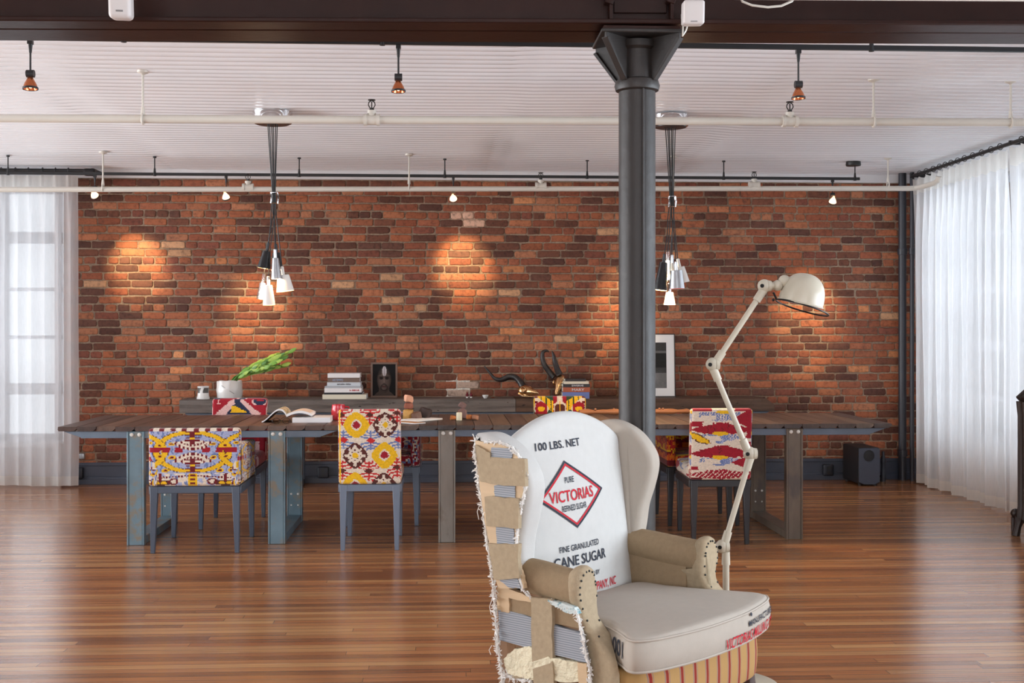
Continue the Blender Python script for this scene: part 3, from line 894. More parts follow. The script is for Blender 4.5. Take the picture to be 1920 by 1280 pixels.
def table(label, x0, x1, legs, seed, cols):
    rg = random.Random(seed); T = thing('dining_table', label, 'table', ((x0 + x1) / 2, 8.48, 0)); o = tuple(T.location)
    mb = MB(); x = x0
    nb = round((x1 - x0) / .118); w = (x1 - x0) / nb
    for i in range(nb):
        a, b = x + .0012, x + w - .0012; x += w
        c = rg.choice(cols); k = rg.uniform(.75, 1.2); mb.col = tuple(e * k for e in c)
        y0, y1 = TY0 + rg.uniform(-.006, .005), TY1 + rg.uniform(-.004, .004); dz = rg.uniform(-.0015, .0015)
        ch = .006
        sec = [(a + .004, TZ - .029), (b - .02, TZ - .029), (b - .004, TZ - .016), (b, TZ - .014), (b, TZ - .003), (b - .003, TZ), (a + .003, TZ), (a, TZ - .003), (a, TZ - .012), (a - .006 + .004, TZ - .016)]
        mb.prism([(p, q + dz) for p, q in sec], lambda p, d: (p[0], d, p[1]), y0, y1)
    mb.build('tabletop', M_plank, T, smooth=0, offset=o)
    for nm, ya, yb in (('front_apron', TY0 + .018, TY0 + .05), ('rear_apron', TY1 - .05, TY1 - .017)):
        mb = MB(); mb.prism([(x0 + .03, TZ - .031), (x1 - .03, TZ - .031), (x1 - .14, TZ - .07), (x0 + .14, TZ - .07)], lambda p, d: (p[0], d, p[1]), ya, yb)
        mb.box(x0 + .14, x1 - .14, ya - .004, yb + .012, TZ - .074, TZ - .066)
        mb.build(nm, M_blue if seed < 5 else M_blue_shade, T, bevel=.002, offset=o)
    for lx, mat in legs:
        hw = .049; fr = MB()
        for yy, sgn in ((TY0 + .008, 1), (TY1 - .09 - .04, -1)):
            ya, yb = (yy, yy + .058)
            fr.box(lx - hw + .006, lx + hw - .006, ya + (.004 if sgn > 0 else 0), yb - (.004 if sgn < 0 else 0), 0.0, TZ - .031)
            for s in (-1, 1): fr.box(lx + s * hw - .006, lx + s * hw + .006, ya, yb, 0, TZ - .031)
        fr.box(lx - hw, lx + hw, TY0 + .06, TY1 - .12, .0, .05); fr.box(lx - hw, lx + hw, TY0 + .06, TY1 - .12, TZ - .085, TZ - .032)
        lg = fr.build('leg_frame', mat, T, bevel=.003, offset=o)
        for s in (-1, 1):
            for q in ((TY0 + .0085, TZ - .052, .0125), (TY1 - .130, .2, .008), (TY1 - .13, .12, .006)):
                bo = MB(); bo.ball((lx + s * .024, q[0], q[1]), q[2], 10, sq=(1, .4, 1)); bo.build('bolt', M_boltm, lg, offset=o)
    return T
M_blue_shade = pm('blue_grey_steel_paint_shaded', lin(100, 112, 128), .42, nz=(7, .12), bump=(30, .1))  # darker copy of the apron paint, the long table's shade in its colour
wood_a = [lin(84, 62, 54), lin(92, 66, 54), lin(74, 54, 48), lin(100, 76, 64)]
wood_b = [lin(90, 76, 70), lin(80, 66, 60), lin(98, 84, 74), lin(72, 62, 60)]
table('short dark plank table on the left, on blue steel legs', -2.47, -.668, [(-1.985, M_patina), (-1.09, M_patina)], 2, wood_a)
table('long dark plank table on the right, passing behind the iron column', -.656, 2.935, [(.003, M_patina2), (2.288, M_patina3)], 7, wood_b)

# console along the wall
CZ, CY0, CY1 = .775, 10.72, 11.13
con = thing('console_table', 'long dark timber console against the brick wall, on a blue steel frame', 'console', (.3, 10.92, 0)); o = tuple(con.location)
xj = atY(967, 750, CY0).x
for nm, x0, x1, c in (('timber_slab', -2.30, xj - .002, lin(112, 106, 102)), ('timber_slab', xj + .002, 2.90, lin(92, 72, 60))):
    def fn(u, w, x0=x0, x1=x1):
        a = [(CY0, CZ - .112), (CY0 - .003, CZ - .004), (CY0 + .004, CZ), (CY1, CZ), (CY1, CZ - .112)]
        k = w * 4; i = min(3, int(k)); q = k - i
        y = a[i][0] + (a[i + 1][0] - a[i][0]) * q; z = a[i][1] + (a[i + 1][1] - a[i][1]) * q
        x = x0 + (x1 - x0) * u
        if x1 > 2: x = min(x, x1 - max(0, z - (CZ - .055)) * 1.4)
        j = .004 * noise.noise((x * 4, z * 9, y * 7)) + .003 * noise.noise((x * 16, z * 20, y * 9))
        return (x, y + (j if w < .3 else 0), z + (j if w > .8 else 0))
    mb = MB(); mb.col = c; mb.grid(fn, 150, 16)
    for u in (0, 1):
        vs = [fn(u, w / 16) for w in range(17)]; mb.add(vs, [tuple(range(17))])
    mb.build(nm, M_beamw, con, smooth=40, offset=o)
mb = MB()
mb.prism([(-2.26, CZ - .12), (2.86, CZ - .12), (2.70, CZ - .205), (-2.12, CZ - .205)], lambda p, d: (p[0], d, p[1]), CY0 + .03, CY0 + .05); mb.box(-2.26, 2.86, CY0 + .05, CY1 - .02, CZ - .13, CZ - .113)
mb.build('steel_apron', M_blue_shade, con, bevel=.002, offset=o)
for px in (556, 838, 1428):
    x = atY(px, 900, CY0).x; mb = MB()
    for y in (CY0 + .06, CY1 - .08): mb.box(x - .03, x + .03, y, y + .05, 0, CZ - .11)
    mb.box(x - .03, x + .03, CY0 + .06, CY1 - .03, 0, .05); mb.build('leg_frame', M_dsteel, con, bevel=.003, offset=o)
# ================================================================== DINING CHAIRS (woven velvet patterns, one per chair)
K = dict(cream=lin(226, 212, 194), red=lin(158, 26, 44), dred=lin(112, 26, 34), yel=lin(236, 186, 30), blue=lin(112, 130, 178), lav=lin(166, 174, 208),
         brown=lin(88, 42, 36), navy=lin(36, 46, 74), pink=lin(222, 184, 182), green=lin(48, 70, 48), bred=lin(196, 44, 44), oran=lin(226, 120, 36))


def jit(u, v, nu, nv, seed, amp=.012):
    """ikat stepping: snap to threads, each weft row shifted a little"""
    j = math.floor(v * nv)
    v2 = (j + .5) / nv
    u2 = (math.floor((u + amp * noise.noise((j * 3.7, seed, 0)) * 2) * nu) + .5) / nu
    return u2, v2


def mott(c, u, v, seed, a=.14):
    k = 1 + a * noise.noise((u * 31, v * 47, seed)) * 1.4
    return tuple(max(0, min(1, e * k)) for e in c)


def pat_lattice(u, v):           # the wide near armchair: lilac ground, yellow ovals, dark red motifs
    u, v = jit(u, v, 92, 60, 1, .004); x = (u - .485) * 2; t = 1 - v; ax = abs(x); c = 'lav' if noise.noise((u * 40, t * 12, 2)) < .2 else 'blue'
    for cx in (0, 1.42):
        e = math.hypot((ax - cx) / .80, (t - .40) / .335)
        if abs(e - 1) < .085: c = 'yel'
        elif abs(e - 1) < .11: c = 'brown' if int(u * 92) % 3 else c
    for (px, pt) in ((.72, .3), (.45, .27), (.45, .5), (.72, .48), (.85, .72), (.6, .72), (.95, .25)):
        d = math.hypot((ax - px) / .085, (t - pt) / .035)
        if d < .5: c = 'dred'
        elif d < 1: c = 'yel'
    if abs(t - .375) < .035 and (.2 < ax < .38 or .5 < ax < .66 or .70 < ax < .97) : c = 'red'
    if abs(t - .36) < .02 and .62 < ax < .9: c = 'red'
    for t0, sg in ((.20, 1), (.60, -1)):
        q = (t - t0) * sg
        if 0 <= q < .19:
            r = math.hypot(ax / .42, (q + .02) / .19)
            if r < 1.05 and q > .0 + .09 * max(0, ax - .15):
                c = 'cream'
                if abs(r - .95) < .1 and int(ax * 46) % 4 < 2: c = 'dred'
                if abs(r - .62) < .07: c = 'dred' if int(ax * 46) % 3 else 'cream'
        if abs(q + .03) < .12 and ax < .06 + .09 * (1 if int((q + .2) * 60) % 3 == 0 else 0): c = 'dred'
        if abs(q) < .022 and ax < .16: c = 'dred'
        if abs(q + .03) < .014 and ax < .05: c = 'yel'
    if t > .78:
        if noise.noise((u * 18, t * 14, 4)) > -.1: c = 'cream'
        if ax < .1: c = 'yel'
        if ax < .05 and int(t * 60) % 4 < 2: c = 'dred'
        if abs(t - .82 - .05 * ax) < .012 and int(ax * 46) % 3: c = 'dred'
        d = math.hypot((ax - .72) / .27, (t - .945) / .05)
        if d < 1: c = 'brown'
        if math.hypot((abs(ax - .72) - .08) / .07, (t - .945) / .026) < 1: c = 'yel'
        if abs(math.hypot((ax - .42) / .11, (t - .92) / .06) - .8) < .22: c = 'dred'
        if abs(ax - .72) < .03 and t < .92: c = 'dred'
    if t < .05: c = 'dred' if (int(u * 40) % 5 < 2) else 'cream'
    return mott(K[c], u, v, 3)


def pat_diamonds(u, v):          # yellow rounded diamonds and brown rings on cream
    u, v = jit(u, v, 78, 92, 5, .006); X = 290 + u * 460; Y = 730 - v * 555; c = 'cream'
    for (cx, cy, kind) in ((425, 290, 'y'), (637, 290, 'b'), (415, 515, 'b'), (630, 515, 'y'), (412, 738, 'y'), (624, 738, 'b'), (212, 515, 'y'), (850, 290, 'y')):
        dx, dy = abs(X - cx) / 93, abs(Y - cy) / 97
        d = (dx ** 1.45 + dy ** 1.45) ** (1 / 1.45)
        if kind == 'y':
            if d < 1.02: c = 'yel'
            if d < .45: c = 'cream'
            if d < .31: c = 'red'
        else:
            if d < .98: c = 'brown'
            if .60 < d < .82 and (math.floor(math.atan2(Y - cy, X - cx) / (math.pi / 4) + .5) % 1 == 0) and math.cos(8 * math.atan2(Y - cy, X - cx)) > .35: c = 'cream'
            if d < .62: c = 'cream'
            if d < .44 and math.cos(8 * math.atan2(Y - cy, X - cx)) > .45: c = 'brown' if d > .36 else c
            if d < .24: c = 'yel'
    for (cx, cy, k) in ((525, 215, 'red'), (318, 215, 'red'), (725, 200, 'red'), (515, 632, 'red'), (318, 628, 'red'), (722, 605, 'red'), (530, 405, 'blue'), (330, 400, 'blue'), (735, 400, 'blue')):
        x, y = abs(X - cx), abs(Y - cy)
        hit = x < 6 and y < 72
        for yy, w in ((12, 70), (34, 52), (56, 30)):
            if abs(y - yy - x * .18) < 5.5 and x < w: hit = True
            if abs(x - w) < 6 and abs(y - yy - 9 - x * .18) < 9: hit = True
        if x / 36 + y / 22 < 1: c = 'bred' if k == 'blue' else 'brown'
        elif hit and c == 'cream': c = 'navy' if (k == 'blue' and int(Y) % 3 == 0) else ('blue' if k == 'blue' else 'bred')
    if u < .035: c = 'yel'
    return mott(K[c], u, v, 6, .10)


def pat_clouds(u, v):            # dark red cloud bands, blue streaks and yellow seeds on cream
    u, v = jit(u, v, 84, 86, 8, .02); X = 430 + u * 470; Y = 690 - v * 590; c = 'cream'
    n = noise.noise((u * 16, v * 9, 3)) * 16
    for cy in (265, 457):
        w = 165 + 75 * max(0, 1 - abs(Y - cy - 12) / 26)
        top = cy - 58 + abs(X - 668) * .24 + n * .6; bot = cy + 52 - abs(X - 655) * .08 + n
        if top < Y < bot and abs(X - 665) < w: c = 'dred' if noise.noise((u * 30, v * 3, 4)) > .3 else 'red'
        if abs(X - 668) < 70 and cy - 58 < Y < cy - 38 and int(X / 11) % 2: c = 'red'
        e = math.hypot((X - 655) / 62, (Y - cy - 42) / 17)
        if e < 1: c = 'yel'
        if Y > cy + 40 + abs(X - 655) * .08 and Y < cy + 120 - abs(X - 655) * .28 + n and abs(X - 660) < 160 and e >= 1:
            if int(X / 7 + n * .2) % 3 or abs(X - 660) < 60: c = 'blue' if noise.noise((u * 60, v * 5, 1)) > -.15 else 'lav'
            if abs(X - 600) < 60 and abs(Y - cy - 80) < 22: c = 'cream'
    e = math.hypot((X - 678) / 66, (Y - 126) / 14)
    if 130 < Y < 205 - abs(X - 640) * .2 + n and abs(X - 640) < 160 and int(X / 7) % 3: c = 'blue'
    if abs(X - 560) < 60 and abs(Y - 170) < 16: c = 'cream'
    if e < 1: c = 'yel'
    if Y < 124 and (435 < X < 585 or 760 < X): c = 'red'
    if X > 770 and abs(Y - 182) < 16 + (X - 770) * .6: c = 'red'
    if X > 735 and abs(Y - 545) < (X - 735) * .42: c = 'red'
    if X < 520 - n and abs(Y - 222) < 22: c = 'red'
    if X > 840 + n and abs(Y - 395) < 20: c = 'red'
    if X > 860 + n and abs(Y - 640) < 60: c = 'red'
    if X > 855 and 250 < Y < 350: c = 'red'
    if X < 490 - n and abs(Y - 592) < 14: c = 'red'
    if Y > 590 and abs(Y - 645) < 46 - abs(X - 665) * .16 + n * .6 and abs(X - 665) < 230: c = 'red' if int((X + Y) / 9) % 4 else 'cream'
    if Y > 668 and X < 520: c = 'dred'
    q = (Y - 345) - (X - 490) * .42
    if 418 < X < 585 and abs(q) < 34 * (1 - ((X - 490) / 100) ** 2): c = 'yel' if abs(q) < 26 * (1 - ((X - 490) / 92) ** 2) else 'brown'
    return mott(K[c], u, v, 7, .12)


def pat_hook(u, v):              # plain crimson with a cream and navy hook motif
    u, v = jit(u, v, 70, 80, 12, .004); X = 565 + u * 390; t = 1 - v; Y = 92 + t * 470; c = 'red'
    if Y > 215 and Y < 520 and 840 < X < 905 and abs(Y - 470) < 60: c = 'pink'
    # cream triangle
    if Y < 235 and abs(X - 745) < 34 + (Y - 92) * 1.05: c = 'pink'
    if Y < 235 and X > 745 and (Y - 92) > (X - 745) * .65 and X < 910: c = 'pink'
    if 105 < Y < 210 and abs(X - 750 - (Y - 100) * .06) < (Y - 98) * .82: c = 'navy'
    if abs(X - 742) < 22 and Y < 125: c = 'navy'
    if 150 < Y < 196 and -52 < X - 750 < (Y - 150) * 1.9 - 20: c = 'yel'
    d = math.hypot((X - 905) / 62, (Y - 112) / 34)
    if d < 1 and not (X < 900 and Y < 98): c = 'pink' if d > .78 else 'navy' if d > .45 else 'red'
    if X > 860 and abs(Y - 121) < 7 and X < 930: c = 'navy'
    if abs(X - 610) < 5 and 100 < Y < 130: c = 'pink'
    if abs(Y - 130) < 4 and abs(X - 610) < 14: c = 'pink'
    if abs(X - 895) < 4 and 380 < Y < 415: c = 'bred'
    return mott(K[c], u, v, 9, .10)


def pat_mirror(u, v):            # crimson, cream hexagons, green and yellow steps
    u, v = jit(u, v, 84, 84, 14, .003); x = abs(u - .5) * 2; t = (1 - v) * 2.4
    c = 'red'
    if x > .26:
        c = 'green'
        if abs((t - .25) - (x - .5) * -.75) < .22: c = 'yel' if int(x * 22) % 4 < 3 else 'green'
        if x > .42 and abs(t - .5) < (x - .36) * 1.0 and x < .98: c = 'cream'
        if x > .5 and abs(t - .5) + abs(x - .73) * .55 < .3: c = 'red' if abs(x - .73) < .22 else c
        if math.hypot((x - .73) / .13, (t - .5) / .11) < 1: c = 'yel'
        if x > .86 and int(t * 14) % 3 == 0: c = 'dred'
    if x < .1 and t < .8: c = 'cream'
    if abs(t - .5) < .28 - max(0, x - .12) * .9 and x < .24: c = 'cream'
    if abs(t - .5) < .2 - max(0, x - .1) * .9 and x < .19: c = 'brown'
    if x < .022 and .2 < t < .75: c = 'yel'
    if t > 1.0: c = ('cream', 'red', 'dred')[int(x * 6 + t * 5) % 3]
    return mott(K[c], u, v, 11, .08)


def pat_flame(u, v):             # red and yellow flame zigzags
    u, v = jit(u, v, 60, 60, 18, .02); w = math.sin(u * 22) * .06 + noise.noise((u * 7, v * 7, 1)) * .1
    k = int((v + w) * 9) % 4
    c = ('yel', 'bred', 'oran', 'red')[k]
    if v < .16: c = 'dred'
    if abs(v - .4) < .03 and int(u * 30) % 3: c = 'dred'
    return mott(K[c], u, v, 13, .16)


def pat_stripe(u, v):            # red, blue and cream patches
    u, v = jit(u, v, 60, 60, 21, .02); n = noise.noise((u * 6, v * 5, 6)) + .35 * noise.noise((u * 17, v * 15, 2))
    c = 'red' if n > .12 else 'cream' if n > -.04 else 'blue' if n > -.22 else 'dred'
    if u > .82 and int(v * 10) % 3: c = 'red'
    return mott(K[c], u, v, 15, .14)


t = NT('woven_velvet'); v = t.coord((1, 1, 1))
at = t.n('ShaderNodeAttribute'); at.attribute_name = 'col'
c = t.mix(1.0, at.outputs['Color'], t.ramp(t.noise(v, 190, 2), [(.3, (.84, .84, .84)), (.7, (1.1, 1.1, 1.1))]), 'MULTIPLY')
t.set(base=c, rough=.85, spec=.25, sheen=.25); t.bump(t.noise(v, 260, 2), .25, .002); M_velvet = t.mat
M_leg_l = pm('blue_grey_lacquer', lin(104, 116, 134), .32, nz=(8, .05))
M_leg_d = pm('slate_lacquer', lin(70, 80, 96), .34, nz=(8, .05))
M_leg_k = pm('charcoal_lacquer', lin(38, 38, 42), .36, nz=(8, .05))


def chair(label, arm, X, Y, rz, hw, top, pats, legm, group, step=.0075, sy=.62):
    """pats: back, inside back, seat, sides"""
    T = thing('dining_armchair' if arm else 'dining_chair', label, 'chair', (X, Y, 0), R(rz), group)
    pb, pi_, ps, pd = pats
    z0 = .415; hh = (top - z0) / 2; yb = -sy / 2
    def cf(face, u, v):
        if face == 2: return pb(u, v)
        if face == 3: return pi_(1 - u, v)
        if face in (4, 5): return pb(u, .995 if face == 5 else .01)
        return pd(u * .25 + .5, v)
    bow = lambda w: (w.x, w.y - .05 * max(0, (w.z + hh) / (2 * hh)) ** 1.5 * (1 if not arm else .35) - .012 * (1 - (w.x / hw) ** 2) * 0 + .010 * (w.x / hw) ** 2, w.z)
    mb = MB(); mb.rbox((0, yb + .05, z0 + hh), (hw, .038, hh), .022, step, cf, bow); mb.build('backrest', M_velvet, T, weld=True)
    sw = hw - (.055 if arm else .0)
    mb = MB(); mb.rbox((0, .03 + .01, z0 + .038), (sw, sy / 2 - .055, .042), .026, step * 1.6, lambda f, u, v: ps(u, v) if f > 3 else pd(u, v * .2 + .1),
                       lambda w: (w.x, w.y, w.z + (.012 * (1 - (w.x / sw) ** 2) if w.z > 0 else 0))); mb.build('seat', M_velvet, T, weld=True)
    if arm:
        for s in (-1, 1):
            mb = MB(); mb.rbox((s * (hw - .032), .0, z0 + .125), (.032, sy / 2 - .015, .125), .02, step * 1.3, lambda f, u, v: pd(u, v),
                               lambda w: (w.x, w.y, w.z + (.012 * (-w.y / .3) if w.z > 0 else 0))); mb.build('armrest', M_velvet, T, weld=True)
    ya, yf = yb + .022, sy / 2 - .012
    mb = MB(); a = hw - .012
    mb.box(-a, a, ya + .005, ya + .035, z0 - .045, z0 - .002); mb.box(-a, a, yf - .035, yf - .005, z0 - .045, z0 - .002)
    for s in (-1, 1): mb.box(s * a - .015, s * a + .015, ya + .02, yf - .02, z0 - .05, z0 - .002)
    mb.build('seat_frame', legm, T, bevel=.003)
    for sx in (-1, 1):
        for (yy, dy) in ((ya + .024, -.004), (yf - .024, .006)):
            x = sx * (hw - .03); xb = sx * (hw - (.022 if arm else .026)); q, e = .023, .0135
            mb = MB(); mb.hexa([(xb - e, yy + dy - e, 0), (xb + e, yy + dy - e, 0), (xb + e, yy + dy + e, 0), (xb - e, yy + dy + e, 0)],
                               [(x - q, yy - q, z0 - .003), (x + q, yy - q, z0 - .003), (x + q, yy + q, z0 - .003), (x - q, yy + q, z0 - .003)])
            mb.build('leg', legm, T, bevel=.003)
    return T


gC = 'patterned velvet chairs around the tables'
chair('wide patterned armchair, lilac and yellow, its back to us at the left table', True, -1.55, 7.955, 0, .279, .772, (pat_lattice, pat_lattice, pat_lattice, pat_lattice), M_leg_d, gC, .0062, .65)
chair('high-backed chair with yellow diamonds and brown rings on cream, pale blue legs', False, -.478, 7.975, 0, .194, .885, (pat_diamonds, pat_diamonds, pat_diamonds, pat_diamonds), M_leg_l, gC, .0055)
chair('high-backed chair with dark red cloud bands on cream, black legs', False, 1.765, 8.075, -1.5, .198, .876, (pat_clouds, pat_clouds, pat_clouds, pat_clouds), M_leg_k, gC, .0055)
chair('crimson chair with a navy and yellow triangle, facing us behind the left table', False, -1.52, 8.86, 180, .20, .875, (pat_hook, pat_hook, pat_hook, pat_hook), M_leg_d, gC, .007)
chair('crimson, green and cream chair top below the black-spined books', False, .866, 9.08, 180, .20, .872, (pat_mirror, pat_mirror, pat_mirror, pat_mirror), M_leg_k, gC, .006)
chair('red and blue armchair mostly hidden behind the yellow diamond chair', True, -.46, 8.955, 180, .272, .765, (pat_stripe, pat_stripe, pat_stripe, pat_stripe), M_leg_l, gC, .009)
chair('orange-red armchair in lamp light behind the table, beside the dark red cloud chair', True, 1.81, 8.84, 180, .262, .765, (pat_flame, pat_flame, pat_flame, pat_flame), M_leg_k, gC, .009)
# ================================================================== WINGBACK ARMCHAIR
# local axes: x across (far side +), y backwards, z up; helper coordinates a (across), b (forwards), z
TH = R(47.4); AO = Vector((0.661, 4.009, 0))
AL = Vector((math.cos(TH), math.sin(TH), 0)); AF = Vector((math.sin(TH), -math.cos(TH), 0))
M_linen = pm('white_linen', lin(196, 195, 192), .85, nz=(30, .03), bump=(300, .15, .002), spec=.2)
M_linen_shade = pm('shaded_linen', lin(178, 169, 158), .85, nz=(30, .03), bump=(300, .15, .002), spec=.2)  # the white linen again, with the far wing's shade put into the colour
M_burlap = pm('tan_burlap', lin(152, 131, 104), .9, nz=(60, .08), bump=(420, .4, .003), spec=.15)
M_burlap2 = pm('pale_burlap', lin(170, 153, 127), .9, nz=(70, .10), bump=(420, .4, .003), spec=.15)
M_ply = pm('pale_bare_wood', lin(200, 172, 136), .6, nz=(6, .10), scale=(1, 1, 6))
M_web = NT('grey_striped_webbing')
v = M_web.coord(); sx = M_web.n('ShaderNodeSeparateXYZ'); M_web.l(v, sx.inputs[0])
wv = M_web.math('SINE', M_web.math('MULTIPLY', sx.outputs[2], 900.0))
M_web.set(base=M_web.mix(M_web.math('MULTIPLY_ADD', wv, .5, .5), lin(128, 134, 142), lin(168, 172, 178)), rough=.8, spec=.2); M_web = M_web.mat
M_wad = pm('cream_wadding', lin(226, 218, 190), .95, nz=(14, .10), bump=(40, .8, .02), spec=.1)
M_fray = pm('frayed_white_cotton', lin(232, 230, 226), .95, nz=(40, .08), spec=.1)
M_flor = pm('blue_green_floral_scrap', lin(206, 216, 214), .9, nz=(30, .06), wear=(lin(104, 150, 160), 40, .56))
M_dwood = pm('dark_mahogany', lin(58, 32, 24), .3, nz=(8, .2), scale=(1, 1, .3))
M_bwood = pm('brown_frame_wood', lin(128, 92, 60), .6, nz=(8, .2), scale=(1, 1, .3))
M_nail = pm('blackened_nail', lin(48, 52, 52), .4, metal=.5)
M_ink = pm('dark_grey_ink', lin(58, 62, 72), .85, spec=.1, nz=(60, .12))
M_inkr = pm('faded_red_ink', lin(190, 48, 60), .85, spec=.1, nz=(60, .10))
st = NT('striped_ticking'); v = st.coord(); sx = st.n('ShaderNodeSeparateXYZ'); st.l(v, sx.inputs[0])
f = st.math('FRACT', st.math('MULTIPLY', sx.outputs[0], 1 / .071))
g = st.ramp(f, [(0, lin(178, 142, 92)), (.38, lin(178, 142, 92)), (.40, lin(132, 116, 122)), (.43, lin(132, 116, 122)), (.45, lin(176, 128, 84)), (.48, lin(176, 128, 84)), (.49, lin(140, 50, 46)),
                (.63, lin(140, 50, 46)), (.65, lin(176, 128, 84)), (.69, lin(176, 128, 84)), (.71, lin(132, 116, 122)), (.74, lin(178, 142, 92))], 'CONSTANT')
st.set(base=g, rough=.85, spec=.15); st.bump(st.noise(v, 300, 2), .2, .002); M_stripe = st.mat

wing = thing('wingback_armchair', 'cream wingback armchair in sugar sack linen with bare frayed frame, in the foreground', 'armchair', AO, TH)
P = lambda a, b, z: (a, -b, z)


def a_loc(p):                     # world -> (a, b, z)
    d = Vector(p) - AO
    return d.dot(AL), d.dot(AF), d.z


def on_a(px, py, a):              # pixel -> (b, z) on the vertical plane across = a
    d = ray(px, py); k = (a + AO.dot(AL)) / d.dot(AL); q = a_loc(Vector((d.x * k, d.y * k, CH + d.z * k))); return q[1], q[2]


def on_b(px, py, b):
    d = ray(px, py); k = (b + AO.dot(AF)) / d.dot(AF); q = a_loc(Vector((d.x * k, d.y * k, CH + d.z * k))); return q[0], q[2]


# --- inner back: a plump pad that rolls over the crest and down the outside
HWB = .318
def zcrest(a): return 1.092 - .95 * min(abs(a), .34) ** 2
def bsurf(a, z):
    t = (z - .44) / .65; k = max(0, 1 - (a / (HWB + .012)) ** 2)
    return -.262 - .085 * t + .055 * k * math.sin(math.pi * min(1, max(0, t * .80 + .16))) - .010 * (1 - k)
def brear(z): return -.262 - .150 * (z - .22)
def back_fn(u, w):
    a = -HWB + 2 * HWB * u; zt = zcrest(a); rr = .055
    if w < .5:
        z = .40 + (zt - rr - .40) * w / .5; return P(a, bsurf(a, z), z)
    bf = bsurf(a, zt - rr); br = brear(zt - rr) - .004
    if w < .75:
        q = math.pi * (w - .5) / .25; m = (bf + br) / 2; h = (bf - br) / 2
        return P(a, m + h * math.cos(q), zt - rr + rr * max(0, math.sin(q)) ** .8)
    z = zt - rr + (.2 - zt + rr) * (w - .75) / .25
    return P(a, brear(z) - .004, z)
mb = MB(); mb.grid(back_fn, 40, 88); bk = mb.build('back_pad', M_linen, wing, smooth=180)
tag(bk, 'white linen back printed like a sugar sack')


# --- printed lettering
def glyphs(text):
    cu = bpy.data.curves.new('lettering', 'FONT'); cu.body = text; cu.size = 1.0; cu.offset = .014; cu.resolution_u = 3; cu.fill_mode = 'FRONT'
    ob = bpy.data.objects.new('lettering', cu); COL.objects.link(ob)
    dg = bpy.context.evaluated_depsgraph_get(); dg.update()
    me = bpy.data.meshes.new_from_object(ob.evaluated_get(dg))
    vs = [tuple(q.co) for q in me.vertices]; fs = [tuple(p.vertices) for p in me.polygons]
    bpy.data.objects.remove(ob); bpy.data.meshes.remove(me); bpy.data.curves.remove(cu)
    # split long edges so the letters follow a curved surface
    x0 = min(q[0] for q in vs); x1 = max(q[0] for q in vs)
    return vs, fs, x0, x1


def print_text(mb, text, p0, p1, h, fn, part=None):
    """fn(s, t) -> place; s, t surface coordinates; p0, p1 ends of the base line, h the vector of one capital height"""
    vs, fs, x0, x1 = glyphs(text)
    if part: x0, x1 = x0 + (x1 - x0) * part[0], x0 + (x1 - x0) * part[1]
    out = []
    for x, y, z in vs:
        k = (x - x0) / (x1 - x0); q = y / .70
        out.append(fn(p0[0] + (p1[0] - p0[0]) * k + h[0] * q, p0[1] + (p1[1] - p0[1]) * k + h[1] * q))
    if part:
        keep = [f for f in fs if all(x0 - .01 <= vs[i][0] <= x1 + .01 for i in f)]
        fs = keep
    mb.add(out, fs)


def on_back(px, py):
    b = -.3
    for _ in range(12):
        a, z = on_b(px, py, b); b = bsurf(a, z)
    return a, z
bk_at = lambda a, z: P(a, bsurf(a, z) + .0025, z)


def back_text(mb, text, l, r, hpx, part=None):
    p0, p1 = on_back(*l), on_back(*r); pu = on_back(l[0] - hpx * .10, l[1] - hpx)
    print_text(mb, text, p0, p1, (pu[0] - p0[0], pu[1] - p0[1]), bk_at, part)


def strip(mb, pts, w, fn, n=10):
    """a flat printed band through surface points"""
    for (a0, z0), (a1, z1) in zip(pts[:-1], pts[1:]):
        dx, dz = a1 - a0, z1 - z0; L = math.hypot(dx, dz); nx, nz = -dz / L * w / 2, dx / L * w / 2; ex, ez = dx / L * w / 2, dz / L * w / 2
        for i in range(n):
            k0, k1 = i / n, (i + 1) / n
            A = (a0 - ex + (dx + 2 * ex) * k0, z0 - ez + (dz + 2 * ez) * k0); B = (a0 - ex + (dx + 2 * ex) * k1, z0 - ez + (dz + 2 * ez) * k1)
            mb.add([fn(A[0] - nx, A[1] - nz), fn(B[0] - nx, B[1] - nz), fn(B[0] + nx, B[1] + nz), fn(A[0] + nx, A[1] + nz)], [(0, 1, 2, 3)])


for mat_, tx_, l_, r_, h_px in ((M_ink, '100 LBS. NET', (1003, 845.5), (1087, 834), 14.5), (M_ink, 'PURE', (1058.7, 905.5), (1075.5, 902.3), 11), (M_inkr, 'VICTORIAS', (1030, 945), (1112, 929), 21),
                                (M_ink, 'REFINED SUGAR', (1054, 960), (1099.5, 950), 11), (M_ink, 'FINE GRANULATED', (1049, 1037), (1122, 1019), 11), (M_ink, 'CANE SUGAR', (1039, 1067), (1135, 1043.5), 19),
                                (M_ink, 'MANUFACTURED BY', (1057, 1093), (1124, 1074), 8.5), (M_inkr, 'VICTORIAS MILLING COMPANY, INC', (1000, 1131), (1154, 1093.5), 17)):
    mk = MB(); back_text(mk, tx_, l_, r_, h_px); mk.build('printed_lettering', mat_, bk, smooth=0)
dia = [on_back(*q) for q in ((1009, 938), (1057, 865), (1127, 914.5), (1082, 987))]
mk = MB(); strip(mk, dia + dia[:1], .0062, bk_at); mk.build('printed_diamond', M_ink, bk, smooth=0, weld=False)
cx_, cz_2 = sum(q[0] for q in dia) / 4, sum(q[1] for q in dia) / 4
mk = MB(); strip(mk, [(cx_ + (a - cx_) * .915, cz_2 + (z - cz_2) * .915) for a, z in dia + dia[:1]], .0062, bk_at); mk.build('printed_diamond', M_inkr, bk, smooth=0)
d0 = on_back(1094.3, 1064.6); mk = MB()
